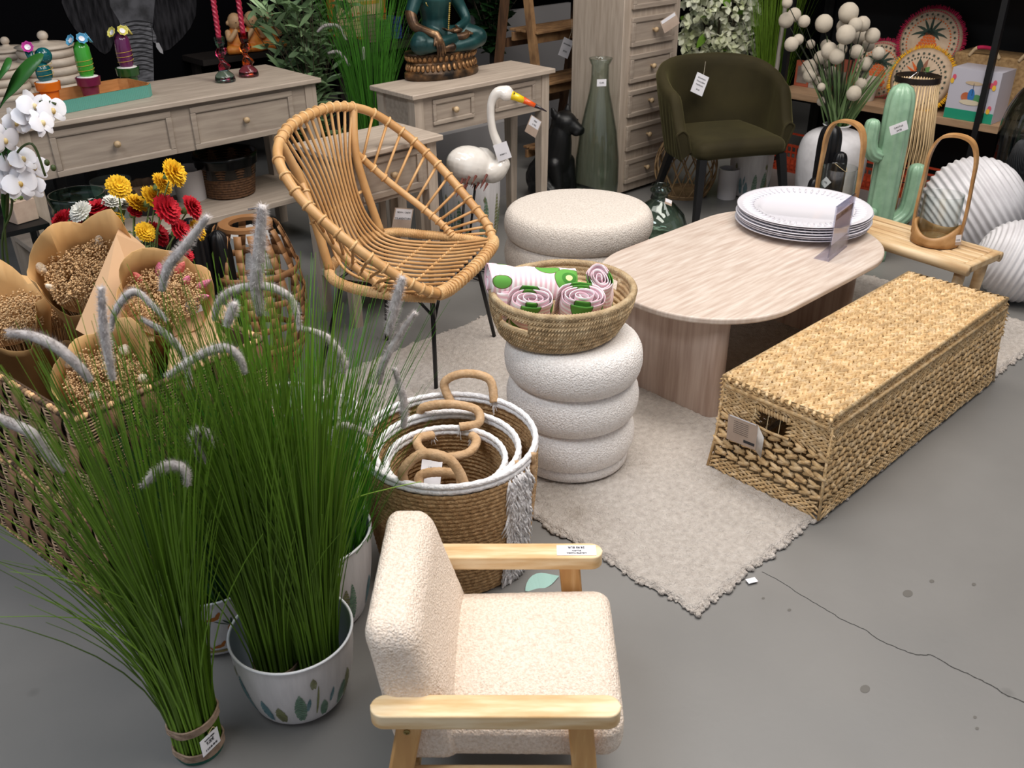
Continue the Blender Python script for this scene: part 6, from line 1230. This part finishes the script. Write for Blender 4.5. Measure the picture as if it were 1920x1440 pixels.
b = MB(); b.tube([(.0, wd_ - .005, bz_ - .02), (.69, wd_ - .005, bz_ - .02)], .022, 12); b.build('front_rail', bw, t, smooth=180); b = MB(); b.tube([(.0, .005, bz_ - .02), (.69, .005, bz_ - .02)], .02, 12); b.build('back_rail', bw, t, smooth=180)
for x in (.045, .64):
    for y in (.04, wd_ - .04): b = MB(); b.tube([(x, y, bz_ - .03), (x + (.02 if x < .3 else -.02), y, 0)], [.022, .018], 10); b.build('leg', bw, t, smooth=180)
lwd_ = mat('lantern_bamboo', '9a7042', 'bd9261', rough=.45, s=6, st=(3, 3, 3), c3='ad8151'); cgl = thinglass('lantern_glass', 'fbfdfc', 'b8c2bf')
def lantern(label, p, rz_, hh):
    t = thing('glass_lantern', label, 'lantern', p, rz_, 'bent wood lanterns with glass cylinders'); b = MB()
    b.grid(lambda u, v: ((.086 - .004 * v) * math.cos(2 * PI * u), (.086 - .004 * v) * math.sin(2 * PI * u), (.036 + .045 * abs(math.cos(2 * PI * u)) ** 2.2) * v), 64, 4, cu=True); b.build('bowl', lwd_, t, smooth=180, solid=.010); b = MB(); b.lathe([(0, .002), (.083, .002), (.083, .012), (0, .012)], 40); b.build('bottom', lwd_, t)
    P = spline([(-.088, 0, .02), (-.092, 0, .12), (-.088, 0, hh * .6), (-.082, 0, hh * .82), (-.055, 0, hh * .96), (0, 0, hh), (.055, 0, hh * .96), (.082, 0, hh * .82), (.088, 0, hh * .6), (.092, 0, .12), (.088, 0, .02)], 8); b = MB(); n = len(P); V = []; F = []
    for i, q in enumerate(P):
        tg = (P[min(i + 1, n - 1)] - P[max(i - 1, 0)]).normalized(); nr_ = Vector((-tg.z, 0, tg.x)); wdt = .011 + .009 * sm(hh * .45, hh, q.z)
        for s, o_ in ((-1, -.005), (1, -.005), (1, .005), (-1, .005)): V.append(q + Vector((0, s * wdt, 0)) + nr_ * o_)
    F = [(i * 4 + j, i * 4 + (j + 1) % 4, (i + 1) * 4 + (j + 1) % 4, (i + 1) * 4 + j) for i in range(n - 1) for j in range(4)]; b.add(V, F); b.build('bent_handle', lwd_, t, smooth=50)
    b = MB(); b.lathe([(0, .014), (.068, .014), (.070, .02), (.070, .19), (.0725, .192), (.0725, .19), (.0722, .018), (.0, .012)], 48); b.build('glass', cgl, t, smooth=40); return t
L2 = at(1752, 452, bz_ + .001); lantern('bent wood lantern with glass cylinder, near end of the wooden bench', L2, ang + .25, up(1790, 254, L2.x, L2.y) - bz_)
L1 = at(1622, 418, bz_ + .001); L1 = Vector((*(L2.xy + (Vector((math.cos(ang), math.sin(ang))) * -.47)), bz_ + .001)); lantern('bent wood lantern with glass cylinder, far end of the bench behind the plates', L1, ang + .1, up(1622, 230, L1.x, L1.y) - bz_)
hang_tag('small white tag hanging on the near wooden lantern on the bench', on(1796, 450, L2.x - .06, L2.y - .05), (0, math.radians(-8), math.radians(-48)), .026, .042, (('19,95', .007, 0),), kraft=.3)
# ribbed white globes
def globe(label, c, r, n_, axis, tw):
    t = thing('ribbed_globe', label, 'ornament', (c.x, c.y, 0), 0, 'white ribbed globes'); b = MB(); M = Matrix.Translation((0, 0, r)) @ frame((0, 0, 0), axis, (.1, .2, 1)) @ _r(90, 'Y')
    def fn(u, v):
        th_ = PI * v; w_ = th_ + tw * math.sin(2 * PI * u) * math.sin(th_); rr = r * (1 - .035 * (.5 - .5 * math.cos(n_ * w_)) * math.sin(th_) ** .5); return (rr * math.sin(th_) * math.cos(2 * PI * u), rr * math.sin(th_) * math.sin(2 * PI * u), rr * math.cos(th_))
    b.grid(fn, 90, 330, cu=True, M=M); b.build('globe', mat('globe_ceramic', 'c9c6c8', 'd8d6d8', rough=.5, s=12), t, smooth=180)
globe('large white globe with deep diagonal ribs on the floor behind the wooden bench', at(1822, 388, .235), .235, 46, (.55, -.5, .55), .15)
globe('smaller white ribbed globe at the right edge near the end of the bench', at(1912, 490, .175), .175, 44, (.35, -.75, -.25), .05)
# shelf unit on the right
sw = mat('shelf_wood', '93765a', 'a98a6c', rough=.55, s=6, st=(8, 1, 8)); t = thing('shelf_unit', 'black metal shelving with wooden boards along the right side full of decoration', 'shelving', (0, 0, 0)); ZS = .452
for nm, z0, z1, yy0, yy1 in (('shelf', ZS - .035, ZS, 1.45, 3.18), ('shelf', 1.075, 1.11, 1.45, 3.18)): b = MB(); b.box(5.2, yy0, z0, 5.68, yy1, z1); b.build(nm, sw, t)
for y in (1.93, 3.12):
    for x in (5.195, 5.66): b = MB(); b.box(x - .0, y, 0, x + .03, y + .03, 1.6); b.build('post', dk, t)
b = MB(); b.box(5.69, 1.4, .0, 5.70, 3.2, 1.5); b.build('back_panel', mat('shelf_back', '08080a', rough=.7), t)
cr_ = mat('cushion_cream', 'b79f86', 'c4ad94', rough=.85, s=30); trim = {'pink': mat('fringe_pink', 'a3153f', 'c22554', rough=.9), 'yellow': mat('fringe_yellow', 'e0a012', 'efb92b', rough=.9)}
gp = [mat('print_dark_green', '2f4036', rough=.8), mat('print_orange', 'd2692c', 'c2531f', rough=.8, s=60), mat('print_crimson', 'b5283f', rough=.8), mat('print_leafgreen', '5b7f43', rough=.8), mat('print_brown', '8a5a44', rough=.8)]
def cushion(label, px, py, R_, x, col, motif, tilt=14):
    c = onx(px, py, x); t = thing('round_cushion', label, 'cushion', c, 0, 'round fringed cushions on the shelf'); t.rotation_euler = (0, math.radians(tilt), math.radians(4)); Mx = _r(-90, 'Y')
    b = MB(); b.lathe([(0, .035), (R_ * .5, .034), (R_ * .85, .024), (R_, .0), (R_ * .85, -.024), (0, -.035)], 48, M=Mx); b.build('cover', cr_, t, smooth=180); b = MB()
    for k in range(150): a = 2 * PI * k / 150 + U(-.01, .01); d = Vector((0, math.cos(a), math.sin(a))); b.tube([d * R_ * .97, d * (R_ + U(.012, .022)) + Vector((U(-.006, .006), 0, 0))], [.0042, .002], 4)
    b.build('fringe', trim[col], t, smooth=180); b = MB()
    def F_(y, z): r_ = math.hypot(y, z) / R_; return Vector((-.0365 + .012 * max(0, (r_ - .5) / .5) ** 1.3 + .002 * (r_ > .5) - (.0 if r_ < .5 else .002), y, z))
    def spot(y, z, s, m_, n=6, st=1.): b.add([F_(y, z)] + [F_(y + s * (1 if i % 2 else st) * math.cos(2 * PI * i / (2 * n)), z + s * (1 if i % 2 else st) * math.sin(2 * PI * i / (2 * n))) for i in range(2 * n)], [(0, i + 1, (i + 1) % (2 * n) + 1) for i in range(2 * n)], m_)
    for k in range(30): a = 2 * PI * k / 30; spot(.80 * R_ * math.cos(a), .80 * R_ * math.sin(a), .0095, 0, 5, .4)
    for k in range(46): a = 2 * PI * k / 46; spot(.68 * R_ * math.cos(a), .68 * R_ * math.sin(a), .0045, 0 if col == 'yellow' else 1, 3); 
    if col == 'pink':
        for k in range(80): a = 2 * PI * k / 80; spot(.91 * R_ * math.cos(a), .91 * R_ * math.sin(a), .004, 2, 3)
    if motif == 'pine':
        for i in range(9):
            for j in range(7):
                y, z = (j - 3) * .017 + (i % 2) * .008, -.095 + i * .016
                if (y / .058) ** 2 + ((z + .035) / .072) ** 2 < 1: spot(y, z, .0088, 1, 4)
        for a in (-1.25, -.85, -.45, 0, .45, .85, 1.25):
            for s in (.6, 1.):
                P = [F_(math.sin(a) * q * .105 * s, .035 + math.cos(a) * q * .10 * s - .035 * abs(a) * q * q) for q in (0, .25, .5, .75, 1)]; b.blade(P, [.002, .0065, .0075, .005, .0008], side=(0, math.cos(a), -math.sin(a)), m=0)
    else:
        for a, L_, m_, w_ in ((-1.3, .10, 0, .008), (-1.0, .09, 0, .006), (-.6, .07, 3, .022), (-.2, .10, 4, .012), (.25, .10, 0, .02), (.7, .10, 1, .008), (1.05, .10, 1, .006), (1.35, .08, 3, .014)):
            P = [F_(math.sin(a) * q * L_, .012 + math.cos(a) * q * L_) for q in (0, .25, .5, .75, 1)]; b.blade(P, [.002, w_ * .8, w_, w_ * .7, .0008], side=(0, math.cos(a), -math.sin(a)), m=m_)
    b.build('printed_pattern', gp, t, smooth=0); return t
cushion('round cream cushion with pink fringe and pineapple print, the highest on the shelf', 1744, 78, .175, 5.46, 'pink', 'pine', 12); cushion('round cream cushion with yellow fringe and leaf print in front of the pink one', 1727, 150, .172, 5.32, 'yellow', 'leaf', 15); cushion('round pink fringed pineapple cushion behind the small white pot', 1650, 132, .165, 5.46, 'pink', 'pine', 12)
straw = mat('straw', '8a6c46', 'a98a5f', rough=.8, s=50, bump=.5, bs=90); t = thing('straw_basket', 'rectangular straw basket with pink and cream wrapped handles on the shelf', 'basket', (5.50, 1.93, ZS + .16)); a = onx(1797, 100, 5.45); t.location = (5.5, a.y - .26, ZS + .001); b = MB(); b.box(-.10, -.28, 0, .12, .26, up(1800, 95, 5.45, a.y) - ZS - .0); b.build('body', straw, t, bevel=.01)
hz = up(1800, 95, 5.45, a.y) - ZS
for y0 in (-.16, .10): b = MB(); P = spline([(-.10, y0 - .08, hz - .01), (-.11, y0 - .04, hz + .035), (-.11, y0 + .04, hz + .035), (-.10, y0 + .08, hz - .01)], 8); b.tube(P[:9], .009, 8, m=0); b.tube(P[8:17], .0095, 8, m=1); b.tube(P[16:], .009, 8, m=0); b.build('handle', [mat('cream_rope', 'c4ab86', rough=.8), trim['pink']], t, smooth=180)
c0, c1 = onx(1768, 222, 5.23), onx(1857, 240, 5.23); bh = up(1780, 125, 5.23, c0.y) - ZS; t = thing('gift_box', 'white box with a colourful picture and green base stripe on the shelf', 'box', (5.225, c1.y + .0, ZS + .001)); Wb = c0.y - c1.y; b = MB(); b.box(0, 0, 0, .2, Wb, bh); b.build('carton', mat('white_carton', 'b9b6c0', rough=.5), t); b = MB(); b.box(-.0012, 0.001, .0, .0005, Wb - .001, bh * .2); b.build('green_stripe', mat('green_print', '1f9070', rough=.5), t); b = MB()
def pl(y, z, w_, h_, m_, n=20): b.add([(-.0018 - .0002 * m_, Wb * y + w_ * math.cos(2 * PI * i / n), bh * z + h_ * math.sin(2 * PI * i / n)) for i in range(n)], [tuple(range(n))], m_)
pl(.62, .46, .026, .024, 0); pl(.40, .44, .028, .024, 1); pl(.52, .50, .018, .034, 2); pl(.52, .36, .055, .014, 3); pl(.51, .74, .045, .010, 4); b.box(-.003, Wb * .50, bh * .5, -.0022, Wb * .51, bh * .74, 5)
for y, z, m_ in ((.93, .82, 6), (.96, .74, 7), (.10, .80, 6), (.16, .74, 6), (.10, .70, 7), (.12, .24, 7), (.10, .3, 6)): pl(y, z, .010, .014, m_)
b.build('printed_picture', [glz('p_orange', 'b5603a', .5), glz('p_green', '4f8a5a', .5), glz('p_blue', '2f6fae', .5), glz('p_cream', 'cfc2a8', .5), glz('p_sand', 'bfa98c', .5), glz('p_navy', '22304a', .5), glz('p_pink', 'd2566a', .5), glz('p_yellow', 'e0b23a', .5)], t, smooth=0)
q = onx(1617, 188, 5.3); simple_pot('white ceramic pot with saucer on the shelf beside the left pink fringed cushion', (5.32, q.y, ZS + .001), .052, .072, .125, glz('warm_white', 'bdb2a6', .45))
for k, (px, c_, lab) in enumerate(((1503, 'a5563f', 'terracotta coloured picture frame on the shelf far left'), (1530, 'a09a92', 'silver picture frame on the shelf behind the pompoms'), (1575, '8a4a3a', 'dark red small frame on the shelf behind the pompoms'))):
    q = onx(px, 150, 5.4); b = MB(); b.box(0, -.05, 0, .02, .05, .15 + .02 * k); b.box(-.002, -.035, .02, .001, .035, .12, 1); o = b.build('photo_frame', [mat('frame_' + c_, c_, rough=.4), mat('frame_photo', '6d655e', '8f867c', rough=.4, s=20)], None, (5.40, q.y, ZS + .001)); tag(o, lab, 'picture frame')
# crates and lattice lantern on the floor under the shelf
rc = mat('red_plastic', 'a33a22', 'b5462a', rough=.45, s=20)
def rcrate(label, y, x, h=.13):
    t = thing('plastic_crate', label, 'crate', (x, y, 0), 0, 'red plastic crates under the shelf'); b = MB(); W_, D_ = .26, .34
    b.box(0, 0, 0, W_, D_, .008)
    for z in (.0, .04, .08, h - .012): b.box(-.002, 0, z, .004, D_, z + .012); b.box(W_ - .004, 0, z, W_ + .002, D_, z + .012); b.box(0, -.002, z, W_, .004, z + .012); b.box(0, D_ - .004, z, W_, D_ + .002, z + .012)
    for i in range(12): y_ = D_ * i / 11; b.box(-.003, y_ - .004, 0, .004, y_ + .004, h)
    for i in range(9): x_ = W_ * i / 8; b.box(x_ - .004, -.003, 0, x_ + .004, .004, h)
    b.build('lattice_wall', rc, t)
y_ = lambda px, py, x: onx(px, py, x).y
rcrate('red plastic crate far left under the shelf behind the white vase', y_(1510, 240, 5.15) - .10, 5.12, .17); rcrate('red plastic crate under the shelf right of the white vase', y_(1628, 250, 5.1) - .18, 5.12); rcrate('red plastic crate under the shelf seen through the bamboo sticks', y_(1720, 290, 5.1) - .17, 5.12)
q = at(1818, 300, 0); t = thing('lattice_lantern', 'mint green lattice box lantern on the floor behind the large ribbed globe', 'lantern', q, math.radians(-8)); b = MB(); h_, w_ = .14, .2
for z in (0, h_ - .012): b.box(-.05, -w_ / 2, z, .05, w_ / 2, z + .012)
for i in range(5): y0 = -w_ / 2 + i * w_ / 4; b.box(-.052, y0 - .005, 0, -.044, y0 + .005, h_)
for i in range(4):
    y0 = -w_ / 2 + i * w_ / 4
    for s in (0, 1): b.beam((-.048, y0, s * h_), (-.048, y0 + w_ / 4, (1 - s) * h_), .004, .008)
    b.beam((-.048, y0, h_ / 2), (-.048, y0 + w_ / 8, h_), .004, .006); b.beam((-.048, y0 + w_ / 8, 0), (-.048, y0 + w_ / 4, h_ / 2), .004, .006)
b.box(.044, -w_ / 2, 0, .05, w_ / 2, h_); b.build('lattice', mat('mint_metal', '8fa59a', rough=.5), t)
# large dark glass bottle at the right edge
q = Vector((5.0, onx(1910, 345, 5.0).y, 0)); t = thing('glass_bottle', 'very large dark blue grey glass bottle at the right edge of the photo', 'bottle', q); Pz = [(0, .004), (.13, .004), (.15, .02), (.158, .10), (.175, .3), (.18, .45), (.165, .58), (.12, .68), (.07, .74), (.05, .79), (.05, .86), (.06, .88)]; Pz = [(p.x, p.y) for p in spline([(r * .85, z, 0) for r, z in Pz], 4)]
b = MB(); b.lathe(Pz + [(max(0, r - .006), z_) for r, z_ in Pz[::-1][:-1]] + [(0, .012)], 56, rf=lambda a, i: 1 + .012 * math.sin(3 * a + i * .3)); b.build('shell', thinglass('smoke_glass', 'c6ced2', '4a565c', 1.4), t, smooth=180)
